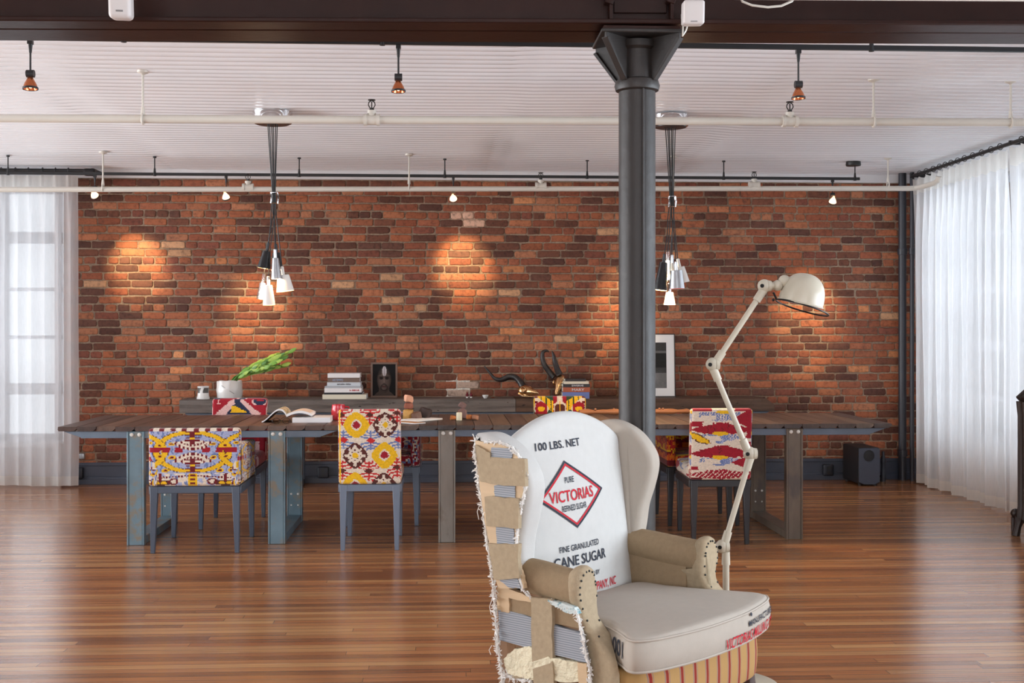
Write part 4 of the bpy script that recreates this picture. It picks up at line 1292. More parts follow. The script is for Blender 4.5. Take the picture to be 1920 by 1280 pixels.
mk.add([bk_at(d0[0] - .0085, d0[1]), bk_at(d0[0], d0[1] - .011), bk_at(d0[0] + .0085, d0[1]), bk_at(d0[0], d0[1] + .011)], [(0, 1, 2, 3)]); mk.build('printed_dot', M_ink, bk, smooth=0)


# --- smooth closed outlines and padded slabs
def spline(pts, n=8):
    out = []; k = len(pts)
    for i in range(k):
        p0, p1, p2, p3 = (Vector(pts[(i + j - 1) % k]) for j in range(4))
        for s in range(n):
            t_ = s / n
            out.append(tuple(.5 * ((2 * p1) + (-p0 + p2) * t_ + (2 * p0 - 5 * p1 + 4 * p2 - p3) * t_ ** 2 + (-p0 + 3 * p1 - 3 * p2 + p3) * t_ ** 3)))
    return out


def inset(poly, d):
    n = len(poly); out = []
    area_ = sum(poly[i][0] * poly[(i + 1) % n][1] - poly[(i + 1) % n][0] * poly[i][1] for i in range(n)); sg = 1 if area_ > 0 else -1
    for i in range(n):
        a, b = Vector(poly[i - 1]), Vector(poly[(i + 1) % n]); t_ = (b - a).normalized()
        out.append((poly[i][0] - t_.y * d * sg, poly[i][1] + t_.x * d * sg))
    return out


def slab(mb, poly, a0, a1, r0, r1, shape=lambda a, b, z: P(a, b, z)):
    """padded slab of outline poly (b, z) from across = a0 to a1, edges rounded by r0 at a0 and r1 at a1"""
    rings = []
    sg = 1 if a1 > a0 else -1
    for q in range(7):
        an = math.pi / 2 * q / 6; rings.append((a0 + sg * r0 * (1 - math.cos(an)), r0 * (1 - math.sin(an))))
    for q in range(7):
        an = math.pi / 2 * q / 6; rings.append((a1 - sg * r1 * (1 - math.sin(an)), r1 * (1 - math.cos(an))))
    # (the first set runs from the face to the edge, the second from the edge to the other face)
    n = len(poly); vs = []; fs = []
    for (a, ins) in rings:
        for (b, z) in inset(poly, ins): vs.append(shape(a, b, z))
    m = len(rings)
    for i in range(m - 1):
        for j in range(n): fs.append((i * n + j, i * n + (j + 1) % n, (i + 1) * n + (j + 1) % n, (i + 1) * n + j))
    fs.append(tuple(range(n))); fs.append(tuple((m - 1) * n + j for j in range(n)))
    mb.add(vs, fs)


# --- wings: near one with its outside left bare, far one fully covered
WN = spline([(-.296, .60), (-.352, .86), (-.384, 1.02), (-.365, 1.042), (-.31, 1.037), (-.235, 1.0), (-.178, .94), (-.160, .875), (-.178, .79), (-.20, .71), (-.208, .62), (-.21, .56), (-.27, .56)], 6)
flare = lambda a, b, z: P(a + (-.022 * max(0, (z - .62) / .4) * (1 if abs(a) > .36 else .4) if a < 0 else .16 * max(-.06, min(.18, b + .40)) * min(1, max(0, (z - .56) / .12)) - .012), b, z)
mb = MB(); slab(mb, WN, -.412, -.325, .030, .020, flare); tag(mb.build('wing', M_linen, wing, smooth=60, weld=True), 'near wing, its outside stripped to the frame')
WF = spline([(-.335, .60), (-.405, .86), (-.435, 1.01), (-.40, 1.042), (-.34, 1.035), (-.275, 1.0), (-.225, .94), (-.21, .885), (-.225, .81), (-.25, .73), (-.26, .64), (-.262, .57), (-.31, .56)], 6)
mb = MB(); slab(mb, WF, .325, .405, .020, .030, flare); tag(mb.build('wing', M_linen_shade, wing, smooth=60, weld=True), 'far wing in white linen, shade put into its colour')

# --- bare outside of the near wing and side
AX = -.437


def patch(name, pts, mat, a=AX, th=.008, parent=wing, fray=None, label=None, wave=.0, sub=5):
    poly = [on_a(x, y, a) for x, y in pts]; n = len(poly); mb = MB(); out = []
    rg = random.Random(len(bpy.data.objects))
    for i in range(n):
        p, q = poly[i], poly[(i + 1) % n]
        for s in range(sub):
            k = s / sub; out.append((p[0] + (q[0] - p[0]) * k + rg.uniform(-.0018, .0018), p[1] + (q[1] - p[1]) * k + rg.uniform(-.0018, .0018)))
    mb.prism(out, lambda p, d: P(d + wave * noise.noise((p[0] * 22, p[1] * 22, 3)), p[0], p[1]), a - th, a + .012)
    ob = mb.build(name, mat, parent, smooth=30)
    if label: tag(ob, label)
    return ob


Zx = lambda x, y: (860 + x / 2.4158, 750 + y / 2.4158)
ZP = lambda *l: [Zx(*q) for q in l]
pn = patch('wing_frame', ZP((78, 182), (150, 192), (215, 205), (250, 235), (288, 275), (305, 330), (296, 400), (272, 470), (262, 540), (262, 640), (272, 740), (290, 800), (300, 850), (185, 850), (160, 780), (140, 640), (118, 520), (96, 360)), M_ply, AX, .004, label='pale bare wood frame of the near wing')
for pts in (((150, 214), (243, 216), (243, 264), (150, 262)), ((163, 384), (258, 388), (258, 442), (165, 438)), ((171, 568), (252, 571), (252, 650), (175, 648)), ((186, 812), (262, 796), (284, 850), (230, 850))):
    patch('webbing', ZP(*pts), M_web, AX - .005, .003)
for pts in (((80, 200), (146, 238), (150, 378), (98, 366)), ((146, 256), (302, 268), (303, 390), (146, 380)), ((122, 434), (276, 446), (272, 582), (126, 568)), ((140, 648), (272, 650), (276, 808), (162, 812))):
    patch('burlap_patch', ZP(*pts), M_burlap2, AX - .010, .004, wave=.004)
AS = -.405
patch('side_panel', ZP((180, 845), (530, 900), (560, 1010), (566, 1330), (185, 1330)), M_bwood, AS + .01, .003, label='bare brown inside of the near side')
patch('side_rail', ZP((182, 842), (235, 850), (335, 892), (335, 915), (236, 895), (238, 960), (184, 950)), M_ply, AS - .002, .010, label='pale wood rail below the near arm')
patch('burlap_patch', ZP((236, 890), (545, 955), (548, 1032), (240, 972)), M_burlap, AS - .001, .004)
patch('webbing', ZP((184, 948), (228, 952), (555, 1052), (584, 1188), (420, 1150), (190, 1086)), M_web, AS - .006, .005, wave=.004)
patch('wadding', ZP((212, 1170), (260, 1125), (330, 1110), (420, 1158), (545, 1186), (550, 1275), (330, 1262), (238, 1232)), M_wad, AS - .004, .012, wave=.016, sub=9)
patch('burlap_patch', ZP((236, 1225), (330, 1215), (335, 1250), (250, 1262)), M_burlap2, AS - .008, .006)
patch('burlap_strap', ZP((330, 893), (424, 902), (428, 1100), (432, 1330), (342, 1330), (334, 1100)), M_burlap2, AS - .016, .004, wave=.004)
patch('side_rail', ZP((545, 1185), (584, 1192), (590, 1330), (548, 1330)), M_ply, AS - .012, .006)
patch('floral_scrap', ZP((412, 904), (470, 915), (530, 940), (545, 965), (500, 962), (440, 935)), M_flor, AS - .012, .008, wave=.01, sub=8)
# frame posts and rails inside
mb = MB()
mb.hexa([P(-.40, -.255, .2), P(-.35, -.255, .2), P(-.35, -.215, .2), P(-.40, -.215, .2)], [P(-.40, -.345, 1.0), P(-.35, -.345, 1.0), P(-.35, -.305, 1.0), P(-.40, -.305, 1.0)])
mb.box(-.40, -.36, .04, .30, .2, .26); mb.box(-.40, -.36, .05, .30, .5, .55); mb.box(.34, .385, .05, .30, .2, .57)
mb.box(-.39, .39, .27, .31, .2, .30); mb.build('inner_frame', M_bwood, wing, bevel=.004)


# --- frayed cotton edges
def fray(line, a, seed, w=.016, dens=900, up=(0, 1), spread=.012):
    rg = random.Random(seed); mb = MB(); ln = [on_a(*Zx(*q), a) for q in line]
    for (p, q) in zip(ln[:-1], ln[1:]):
        L = math.hypot(q[0] - p[0], q[1] - p[1])
        for i in range(int(L * dens)):
            k = rg.random(); b = p[0] + (q[0] - p[0]) * k; z = p[1] + (q[1] - p[1]) * k
            an = rg.random() * 2 * math.pi; l = w * (.3 + rg.random() ** 3 * 1.6); aa = a - spread * rg.uniform(-1, .6)
            db, dz = math.cos(an) * l, math.sin(an) * l
            wd = rg.uniform(.0012, .0042)
            nb, nz_ = -dz / l * wd, db / l * wd
            vs = [P(aa, b - nb, z - nz_), P(aa + .002, b + nb, z + nz_), P(aa - rg.uniform(0, .008), b + db + nb * .4, z + dz + nz_ * .4), P(aa - rg.uniform(0, .006), b + db - nb * .4, z + dz - nz_ * .4)]
            mb.add(vs, [(0, 1, 2, 3)])
        # soft body under the tufts
        m = max(2, int(L / .012))
        mb.tube([P(a, p[0] + (q[0] - p[0]) * i / m + rg.uniform(-.003, .003), p[1] + (q[1] - p[1]) * i / m) for i in range(m + 1)], [.004 * rg.uniform(.5, 1.5) for _ in range(m + 1)], 6)
    return mb.build('frayed_edge', M_fray, wing, smooth=0)


fray([(78, 172), (72, 240), (92, 380), (108, 480), (124, 610), (148, 770), (160, 900), (168, 1020), (184, 1180), (196, 1250), (200, 1330)], AX + .006, 1, .010, 1100)
fray([(120, 190), (180, 190), (240, 212), (278, 262), (306, 320), (303, 400), (286, 470), (266, 560), (262, 640), (272, 760), (290, 862), (318, 890)], AX - .002, 2, .007, 1000)
fray([(412, 905), (480, 935), (535, 960), (556, 1040), (572, 1130), (590, 1200), (596, 1330)], AS - .012, 3, .008, 1000)
fray([(200, 1240), (260, 1262), (330, 1275)], AS - .01, 4, .012, 1100)
mb = MB(); rg = random.Random(5)
for (x, y), l in (((104, 470), .05), ((160, 900), .05), ((158, 1110), .03)):
    b, z = on_a(*Zx(x, y), AX); mb.tube([P(AX - .004, b - .004, z), P(AX - .008, b - .012, z - l * .5), P(AX - .004, b - .008, z - l)], .0012, 5)
mb.build('loose_thread', M_fray, wing)

# --- arms: rolled arm, inside panel, front scroll with nails
def arm(sg, label, b0, b1):
    ac = sg * .355; zc = .582; rr = .056
    mb = MB(); prof = []
    for i in range(20): prof.append((ac + rr * math.cos(2 * math.pi * i / 20), zc + rr * math.sin(2 * math.pi * i / 20) * 1.02))
    mb.grid(lambda u, w: P(ac + (rr + .004 * math.sin(w * 3.1)) * math.cos(2 * math.pi * u), b0 + (b1 - b0) * w, zc + .008 * math.cos(w * 3) + (rr + .003) * math.sin(2 * math.pi * u)), 28, 14, closed_u=True)
    ia = sg * .306
    # inside face and outer skin under the roll
    if sg > 0: mb.box(min(ia, sg * .40), max(ia, sg * .40), -b1 + .045, -b0 + .1, .22, zc)
    else: mb.box(-.345, ia, -b1 + .045, -b0 + .1, .22, zc)
    A = mb.build('arm', M_burlap, wing, smooth=60); tag(A, label)
    # front scroll, sweeping forward below the roll
    def fwd(z):
        k = min(1, max(0, (zc - .06 - z) / .17)); return .135 * k * k * (3 - 2 * k)
    o_ = spline([(ac - .050 * sg, zc + .02), (ac - .034 * sg, zc + .055), (ac, zc + .068), (ac + .034 * sg, zc + .055), (ac + .054 * sg, zc + .02), (ac + .056 * sg, zc - .02), (ac + .042 * sg, zc - .06), (ac + .034 * sg, zc - .12), (ac + .040 * sg, zc - .2),
                 (ac + .046 * sg, zc - .38), (ac - .03 * sg, zc - .38), (ac - .052 * sg, zc - .2), (ac - .046 * sg, zc - .10), (ac - .058 * sg, zc - .04)], 5)
    mb = MB(); n = len(o_)
    rings = [(b1 - .018, .007), (b1 - .004, .0), (b1 + .010, -.002), (b1 + .021, .003), (b1 + .026, .011), (b1 + .027, .016)]
    vs = []; fs = []
    for (b, ins) in rings:
        for (a, z) in inset(o_, ins): vs.append(P(a, b + .004 * noise.noise((a * 50, z * 40, b * 9)) + (0 if b < b1 - .015 else fwd(z)) - (.045 if b < b1 - .015 and z < zc - .05 else 0), z))
    for i in range(len(rings) - 1):
        for j in range(n): fs.append((i * n + j, i * n + (j + 1) % n, (i + 1) * n + (j + 1) % n, (i + 1) * n + j))
    fs.append(tuple((len(rings) - 1) * n + j for j in range(n)))
    mb.add(vs, fs)
    F_ = mb.build('arm_front', M_burlap2, A, smooth=50)
    inn = inset(o_, .014)
    for j in range(0, n, 3):
        a, z = inn[j]
        if z < zc - .17: continue
        bb = b1 + .0275 + fwd(z)
        nb = MB(); nb.ball(P(a, bb, z), .0036, 6); nb.build('nail', M_nail, A)
    return A
arm(-1, 'near tan burlap arm with a nailed front', -.215, -.01)
arm(1, 'far tan burlap arm', -.30, .005)

# --- seat cushion (T shaped) with welted edges
CO = spline([(-.285, -.24), (0, -.245), (.285, -.24), (.292, -.10), (.297, .03), (.328, .095), (.368, .155), (.398, .195), (.392, .228), (.32, .262), (.15, .293), (0, .30), (-.15, .293), (-.32, .262), (-.392, .228), (-.398, .195), (-.368, .155), (-.328, .095), (-.297, .03), (-.292, -.10)], 6)
SZ0, SZ1 = .362, .466
def crown(a, b): return .026 * max(0, 1 - (a / .42) ** 2) * max(0, 1 - ((b - .04) / .33) ** 2) + .010 * noise.noise((a * 4, b * 4, 2)) * .6
def seat_top(a, b): return SZ1 + crown(a, b)
mb = MB(); n = len(CO); rings = []
cen = (0, .03)
sc = lambda k: [(cen[0] + (a - cen[0]) * k, cen[1] + (b - cen[1]) * k) for a, b in CO]
vs = []; fs = []; ring_n = 0
spec = [(k, SZ0 - .006 * (1 - k), 0) for k in (.2, .6, .93)] + [(.985, SZ0 + .004, 0), (1.006, SZ0 + .014, 0), (1.022, SZ0 + .035, 0), (1.028, (SZ0 + SZ1) / 2, 0), (1.022, SZ1 - .030, 0), (1.006, SZ1 - .010, 0), (.99, SZ1 - .001, 1)] + [(k, 0, 1) for k in (.96, .9, .8, .65, .5, .3, .1)]
for (k, z, top) in spec:
    for (a, b) in sc(k): vs.append(P(a, b, seat_top(a, b) + (-.004 if k > .98 else 0) if top else z + .003 * noise.noise((a * 9, b * 9, 4))))
for i in range(len(spec) - 1):
    for j in range(n): fs.append((i * n + j, i * n + (j + 1) % n, (i + 1) * n + (j + 1) % n, (i + 1) * n + j))
fs.append(tuple(range(n))); fs.append(tuple((len(spec) - 1) * n + j for j in range(n)))
mb.add(vs, fs); cu_ = mb.build('seat_cushion', M_linen_shade, wing, smooth=180)
mb = MB()
for zz_, k in ((SZ1 - .004, 1.004), (SZ0 + .008, 1.0)): mb.tube([P(a, b, zz_) for a, b in sc(k)], .0042, 6, closed=True)
mb.build('welt', M_linen_shade, cu_)
# lettering on the boxing: front right, and upside down on the near flank
cum = [0.0]
BO = sc(1.0)
for i in range(n): cum.append(cum[-1] + math.hypot(BO[(i + 1) % n][0] - BO[i][0], BO[(i + 1) % n][1] - BO[i][1]))


def boxing(s, z):
    s = s % cum[-1]
    for i in range(n):
        if cum[i + 1] >= s:
            k = (s - cum[i]) / (cum[i + 1] - cum[i]); p, q = BO[i], BO[(i + 1) % n]
            a, b = p[0] + (q[0] - p[0]) * k, p[1] + (q[1] - p[1]) * k
            t_ = (z - SZ0) / (SZ1 - SZ0); kk = 1.0 + .028 * max(0, math.sin(math.pi * min(1, max(0, t_)))) ** .6
            nx, ny = q[1] - p[1], p[0] - q[0]; nl = math.hypot(nx, ny) or 1; sg = .0028 if nx * (a - cen[0]) + ny * (b - cen[1]) > 0 else -.0028
            return P(cen[0] + (a - cen[0]) * kk + nx / nl * sg, cen[1] + (b - cen[1]) * kk + ny / nl * sg, z)
def s_of(a, b):
    i = min(range(n), key=lambda j: (BO[j][0] - a) ** 2 + (BO[j][1] - b) ** 2); return cum[i]
s1 = s_of(.40, .12); sN = s_of(-.40, .12)
for mat_, tx_, q0, q1, h_v in ((M_inkr, 'VICTORIAS MILLING COMPANY', (s_of(-.02, .3), SZ0 + .012), (s_of(.365, .15), SZ0 + .014), (0, .034)), (M_ink, 'MANUFACTURED BY', (s_of(.12, .296), SZ0 + .058), (s_of(.392, .215), SZ0 + .060), (0, .019)),
                               (M_ink, '100', (s_of(-.376, .167), SZ1 - .020), (s_of(-.330, .098), SZ1 - .020), (0, -.048))):
    mk = MB(); print_text(mk, tx_, q0, q1, h_v, boxing); mk.build('printed_lettering', mat_, cu_, smooth=0)
d0 = s_of(.16, .29); q = .009; mk = MB()
mk.add([boxing(d0 - q, SZ0 + .093), boxing(d0, SZ0 + .085), boxing(d0 + q, SZ0 + .093), boxing(d0, SZ0 + .101)], [(0, 1, 2, 3)]); mk.build('printed_dot', M_ink, cu_, smooth=0)

# --- striped front rail and legs
RO = spline([(-.345, .0), (-.365, .10), (-.35, .20), (-.2, .235), (0, .242), (.2, .235), (.345, .212), (.372, .15), (.372, .0), (.372, -.2), (.2, -.26), (-.2, -.26), (-.345, -.2)], 6)
mb = MB(); vs = []; fs = []; n2 = len(RO)
spec = [(.9, .205), (.985, .205), (1.0, .212), (1.012, .25), (1.015, .29), (1.005, .335), (.985, .352), (.9, .356)]
for k, z in spec:
    for a, b in RO: vs.append(P(a * k, .02 + (b - .02) * k, z))
for i in range(len(spec) - 1):
    for j in range(n2): fs.append((i * n2 + j, i * n2 + (j + 1) % n2, (i + 1) * n2 + (j + 1) % n2, (i + 1) * n2 + j))
fs.append(tuple(range(n2))); fs.append(tuple((len(spec) - 1) * n2 + j for j in range(n2)))
mb.add(vs, fs); tag(mb.build('seat_rail', M_stripe, wing, smooth=60), 'tan and red striped front rail')
for a, b, kx, ky in ((-.30, .16, -1, 1), (.32, .16, 1, 1), (-.36, -.27, -.2, -1), (.35, -.27, .2, -1)):
    mb = MB(); mb.tube([P(a, b, .23), P(a + .012 * kx, b + .012 * ky, .19), P(a + .02 * kx, b + .02 * ky, .14), P(a + .012 * kx, b + .012 * ky, .07), P(a + .02 * kx, b + .02 * ky, .02), P(a + .026 * kx, b + .026 * ky, 0)],
                       [.036, .04, .034, .022, .022, .027], 12); mb.build('leg', M_dwood, wing)
# ================================================================== FLOOR LAMP
M_cream = pm('cream_enamel', lin(192, 184, 166), .28, nz=(6, .03), spec=.5)
M_creamin = pm('grey_enamel_inside', lin(196, 194, 196), .4)
M_wire = pm('black_guard_wire', lin(24, 24, 26), .35, metal=.4)
LY = 4.66
L_ = lambda px, py: atY(px, py, LY)
b0 = L_(1362, 1290); fl = thing('floor_lamp', 'cream enamel jointed floor lamp with a domed shade, behind the wingback armchair', 'lamp', (b0.x, LY, 0)); o = (b0.x, LY, 0)
mb = MB(); mb.lathe([(0, 0), (.198, 0), (.200, .004), (.196, .018), (.18, .024), (.04, .03), (.03, .05), (.022, .06), (0, .06)], 48, Matrix.Translation(o)); mb.build('base', M_cream, fl, offset=o)
J = [L_(1354, 1024), L_(1406, 850), L_(1336, 683), L_(1433, 536)]
J[0].x = J[0].x; foot = Vector((b0.x, LY, .05)); ax0 = Vector((L_(1361, 1050).x, LY, J[0].z - .04))
mb = MB(); mb.cyl(foot, ax0, .0128, n=16); mb.cyl(ax0 + Vector((0, 0, -.03)), ax0 + Vector((0, 0, .02)), .017, .015, 16); mb.build('pole', M_cream, fl, offset=o)
for i, (p, q) in enumerate(((J[0], J[1]), (J[1], J[2]), (J[2], J[3]))):
    d = (q - p).normalized(); sh = Vector((0, .006, 0)); side = Vector((d.z, 0, -d.x)) * (.006 if i != 1 else -.004)
    p2, q2 = p + side, q + side
    mb = MB(); mb.cyl(p2 + d * .01, q2 - d * .01, .0108, n=16)
    mb.cyl(p2 + d * .012, p2 + d * .062, .0165, .0155, 16); mb.cyl(q2 - d * .065, q2 - d * .012, .0155, .0165, 16); mb.build('arm', M_cream, fl, offset=o)
for p in J:
    mb = MB(); mb.ball(p, .0262, 20, sq=(1, .9, 1)); mb.cyl(p + Vector((.012, -.001, 0)), p + Vector((.026, -.001, 0)), .0225, .02, 20)
    jt = mb.build('joint', M_cream, fl, offset=o)
    mb = MB(); c = p + Vector((-.0125, -.0195, 0)); d = Vector((-.5, -.86, 0)).normalized(); mb.cyl(c, c + d * .0045, .0075, n=14); mb.build('screw', M_wire, jt, offset=o)
k1, k2 = L_(1458, 535), L_(1470, 527)
mb = MB(); mb.ball(k1, .021, 16); mb.cyl(J[3] + Vector((.02, 0, 0)), k1, .013, n=14); mb.build('knuckle', M_cream, fl, offset=o)
mb = MB(); mb.ball(k2 + Vector((.002, .0, .0)), .024, 16); mb.cyl(k2, k2 + Vector((.03, 0, -.004)), .02, n=14); mb.build('swivel', M_cream, fl, offset=o)
rimc = (L_(1461, 560) + L_(1541, 578)) / 2; axd = Vector((-.16, .10, 1)).normalized()
axd = (L_(1541, 578) - L_(1461, 560)); axd = Vector((-axd.z, -.05 * axd.length, axd.x)).normalized()
Mx = axis_m(rimc, axd, (1, 0, 0)); r = (L_(1541, 578) - L_(1461, 560)).length / 2
H = .118
pr = [(r * 1.035, -.002), (r * 1.04, .001), (r * 1.0, .004), (r * 1.005, .018)] + [(r * 1.0 * max(0, math.cos(a)) ** .82, .022 + (H - .022) * math.sin(a)) for a in [math.pi / 2 * q / 14 for q in range(15)]]
ins = [(r * .985 * max(0, math.cos(a)) ** .82, .02 + (H - .026) * math.sin(a)) for a in [math.pi / 2 * q / 12 for q in range(12, -1, -1)]] + [(r * .985, .002), (r * 1.03, -.002)]
mb = MB(); mb.lathe(pr, 48, Mx); sh_ = mb.build('lamp_shade', M_cream, fl, offset=o)
mb = MB(); mb.lathe(ins, 48, Mx); tag(mb.build('shade_lining', M_creamin, sh_, offset=o), 'pale grey inside of the shade')
mb = MB(); mb.ball(rimc + axd * .035, .028, 12); mb.cyl(rimc + axd * .05, rimc + axd * .1, .018, n=12); mb.build('bulb', pm('frosted_bulb', lin(230, 228, 222), .4), fl, offset=o)
# hinged guard ring hanging open
h0, h1 = L_(1456, 561), L_(1552, 592); dv = (h1 - h0); nrm = Vector((0, 1, 0)); ctr = (h0 + h1) / 2
tl = Vector((dv.z, 0, -dv.x)).normalized() * .004
mb = MB(); mb.tube([ctr + dv / 2 * math.cos(a) + (nrm * r + tl) * math.sin(a) for a in [2 * math.pi * q / 40 for q in range(40)]], .0032, 8, closed=True)
mb.cyl(h0, L_(1450, 548), .004, n=8); mb.ball(L_(1450, 562), .006, 8); mb.build('guard_ring', M_wire, fl, offset=o)

# ================================================================== PENDANT CLUSTERS
M_chrome = pm('polished_chrome', lin(225, 225, 228), .08, metal=1.0)
M_alu = pm('brushed_aluminium', lin(190, 192, 196), .28, metal=.9)
M_shblk = pm('black_lamp_shade', lin(22, 22, 26), .3)
M_shwht = NT('white_lamp_shade'); M_shwht.set(base=lin(235, 234, 230), rough=.4); M_shwht = M_shwht.mat
M_warmin = NT('cream_shade_inside'); M_warmin.set(base=lin(250, 226, 180), rough=.5); M_warmin = M_warmin.mat
M_redin = pm('red_shade_inside', lin(200, 40, 30), .5)
gt = NT('clear_shade_glass'); tr = gt.n('ShaderNodeBsdfTransparent'); gl = gt.n('ShaderNodeBsdfGlossy'); gl.inputs['Roughness'].default_value = .05; mx = gt.n('ShaderNodeMixShader')
lw = gt.n('ShaderNodeLayerWeight'); lw.inputs[0].default_value = .35; gt.l(gt.math('MULTIPLY_ADD', lw.outputs['Facing'], .55, .1), mx.inputs[0]); gt.l(tr.outputs[0], mx.inputs[1]); gt.l(gl.outputs[0], mx.inputs[2]); gt.l(mx.outputs[0], gt.out.inputs[0]); M_clear = gt.mat
gs = NT('glowing_paper_shade'); gs.set(base=lin(250, 238, 210), rough=.6, emit=(1.0, .74, .42), emits=1.6); M_glowsh = gs.mat
PY = 8.15


def cluster(label, px, canopy_r, clip_py, shades, power):
    """shades: (px, py_top, py_bottom, half_top, half_bottom, lean, dy, outer, inner, label)"""
    c0 = atY(px, 228, PY); T = thing('pendant_lamp', label, 'pendant lamp', (c0.x, PY, CEIL)); o = (c0.x, PY, CEIL)
    mb = MB(); mb.lathe([(0, CEIL - .082), (canopy_r - .006, CEIL - .082), (canopy_r, CEIL - .076), (canopy_r, CEIL - .006), (canopy_r - .004, CEIL - .004), (0, CEIL - .004)], 40, Matrix.Translation((c0.x, PY, 0)))
    mb.build('canopy', M_chrome, T, offset=o, smooth=30)
    mb = MB(); mb.lathe([(0, CEIL - .088), (canopy_r * .86, CEIL - .088), (canopy_r * .86, CEIL - .080)], 40, Matrix.Translation((c0.x, PY, 0))); tag(mb.build('canopy_plate', M_shblk, T, offset=o), 'black underside plate of the canopy')
    cl = atY(px + 3, clip_py, PY)
    mb = MB(); w = .022
    q = [Vector((cl.x - w, PY - .012, cl.z + .035)), Vector((cl.x + w, PY - .012, cl.z + .035)), Vector((cl.x + w + .006, PY - .012, cl.z)), Vector((cl.x + w, PY - .012, cl.z - .035)), Vector((cl.x - w, PY - .012, cl.z - .035)), Vector((cl.x - w + .004, PY - .012, cl.z))]
    mb.tube(q, .0035, 6, closed=True); mb.tube([p + Vector((0, .03, 0)) for p in q], .0035, 6, closed=True); mb.build('cord_clip', M_chrome, T, offset=o)
    for i, (sx_, p0, p1, ht, hb, lean, dy, mo, mi, lb) in enumerate(shades):
        k = FPX / (PY + .0); y = PY + dy
        ct, cb = atY(sx_ - lean / 2, p0, y), atY(sx_ + lean / 2, p1, y); d = (ct - cb); Hh = d.length; Mq = axis_m(cb, d, (1, 0, 0))
        rt, rb = ht / k, hb / k
        mb = MB(); mb.lathe([(rb, 0), (rt, Hh), (rt - .004, Hh + .002), (.008, Hh + .002)], 28, Mq); s_ = mb.build('shade', mo, T, offset=o, smooth=40); tag(s_, lb)
        mb = MB(); mb.lathe([(.008, Hh - .002), (rt - .003, Hh - .003), (rb - .003, .001), (rb, 0)], 28, Mq); mb.build('shade_lining', mi, s_, offset=o, smooth=40)
        nk = 16 / k
        mb = MB(); mb.lathe([(.009, Hh - .02), (.011, Hh + .002), (.0105, Hh + nk), (.005, Hh + nk + .004), (.0, Hh + nk + .004)], 14, Mq); mb.build('neck', mo if mo is not M_glowsh else M_alu, s_, offset=o)
        mb = MB(); mb.ball(Mq @ Vector((0, 0, Hh * .42)), min(.022, rb * .55), 10); mb.cyl(Mq @ Vector((0, 0, Hh * .55)), Mq @ Vector((0, 0, Hh)), .011, n=10); mb.build('bulb', M_glow2, s_, offset=o)
        tp = Mq @ Vector((0, 0, Hh + nk)); ofx = (i - len(shades) / 2 + .5) * .0075; ofy = .006 * (-1) ** i
        cp_ = [Vector((c0.x + ofx * 2.2, PY + ofy, CEIL - .085)), Vector((c0.x + ofx * 1.7, PY + ofy, (CEIL + cl.z) / 2 + .2)), Vector((cl.x + ofx * .6 - .003, PY + ofy, cl.z + .06)), Vector((cl.x + ofx * .6, PY + ofy, cl.z)), Vector((cl.x + ofx * .8 + (tp.x - cl.x) * .2, PY + ofy, cl.z - .10)), tp + (cl - tp) * .4, tp]
        mb = MB(); mb.tube(cp_, .0034, 6); mb.build('cord', M_black, T, offset=o)
        if power and mi is not M_redin:
            l = bpy.data.lights.new('pendant_light', 'POINT'); l.energy = power / len(shades) * (4 if mo is M_glowsh else 1); l.color = (1.0, .66, .34); l.shadow_soft_size = .02
            lo = bpy.data.objects.new('pendant_light', l); COL.objects.link(lo); lo.parent = T; lo.location = (Mq @ Vector((0, 0, Hh * .12))) - Vector(o)
    return T


cluster('cluster of six small cone shades on black cords above the left table', 511, .13, 371, [
    (497.5, 471, 503, 7, 12.5, -6, -.02, M_shblk, M_warmin, 'black cone shade'), (519, 474, 506, 7, 11, 2, .06, M_shblk, M_warmin, 'black cone shade at the back'),
    (517.5, 484, 523, 6, 10, 2, -.06, M_alu, M_warmin, 'brushed aluminium cone shade'), (533, 516, 546, 11, 16.5, 4, .0, M_shwht, M_warmin, 'wide white cone shade'),
    (491, 530, 561, 6, 8.5, -4, .03, M_clear, M_clear, 'clear glass cone shade'), (504, 535, 572, 7, 11.5, 1, -.05, M_shwht, M_warmin, 'white cone shade, lowest')], 8)
cluster('cluster of six small cone shades on black cords, half hidden by the iron column', 1257, .12, 378, [
    (1241, 492, 544, 7.5, 13, -6, -.04, M_shblk, M_warmin, 'black cone shade'), (1252, 488, 524, 6, 10, 0, .05, M_clear, M_clear, 'clear glass cone shade'),
    (1268.5, 507, 541, 11, 15, 1, -.09, M_alu, M_redin, 'aluminium cone shade, red inside'), (1278, 501, 530, 9, 12, 7, .02, M_shwht, M_warmin, 'white cone shade'),
    (1260, 494, 524, 6, 9, 0, .09, M_alu, M_warmin, 'small aluminium cone shade'), (1255.5, 548, 571, 6.5, 11, 0, -.02, M_glowsh, M_glowsh, 'glowing cream cone shade, lowest')], 36)

# ================================================================== THINGS ON THE CONSOLE
M_ceram = pm('white_ceramic', lin(236, 236, 234), .22)
M_greyp = pm('grey_glaze', lin(96, 94, 92), .3)
M_paperw = pm('white_paper', lin(240, 240, 240), .7)
M_paperc = pm('cream_paper', lin(232, 226, 208), .7)
IY = 10.9
on = lambda px, y=IY: Vector((atY(px, 740, y).x, y, CZ))
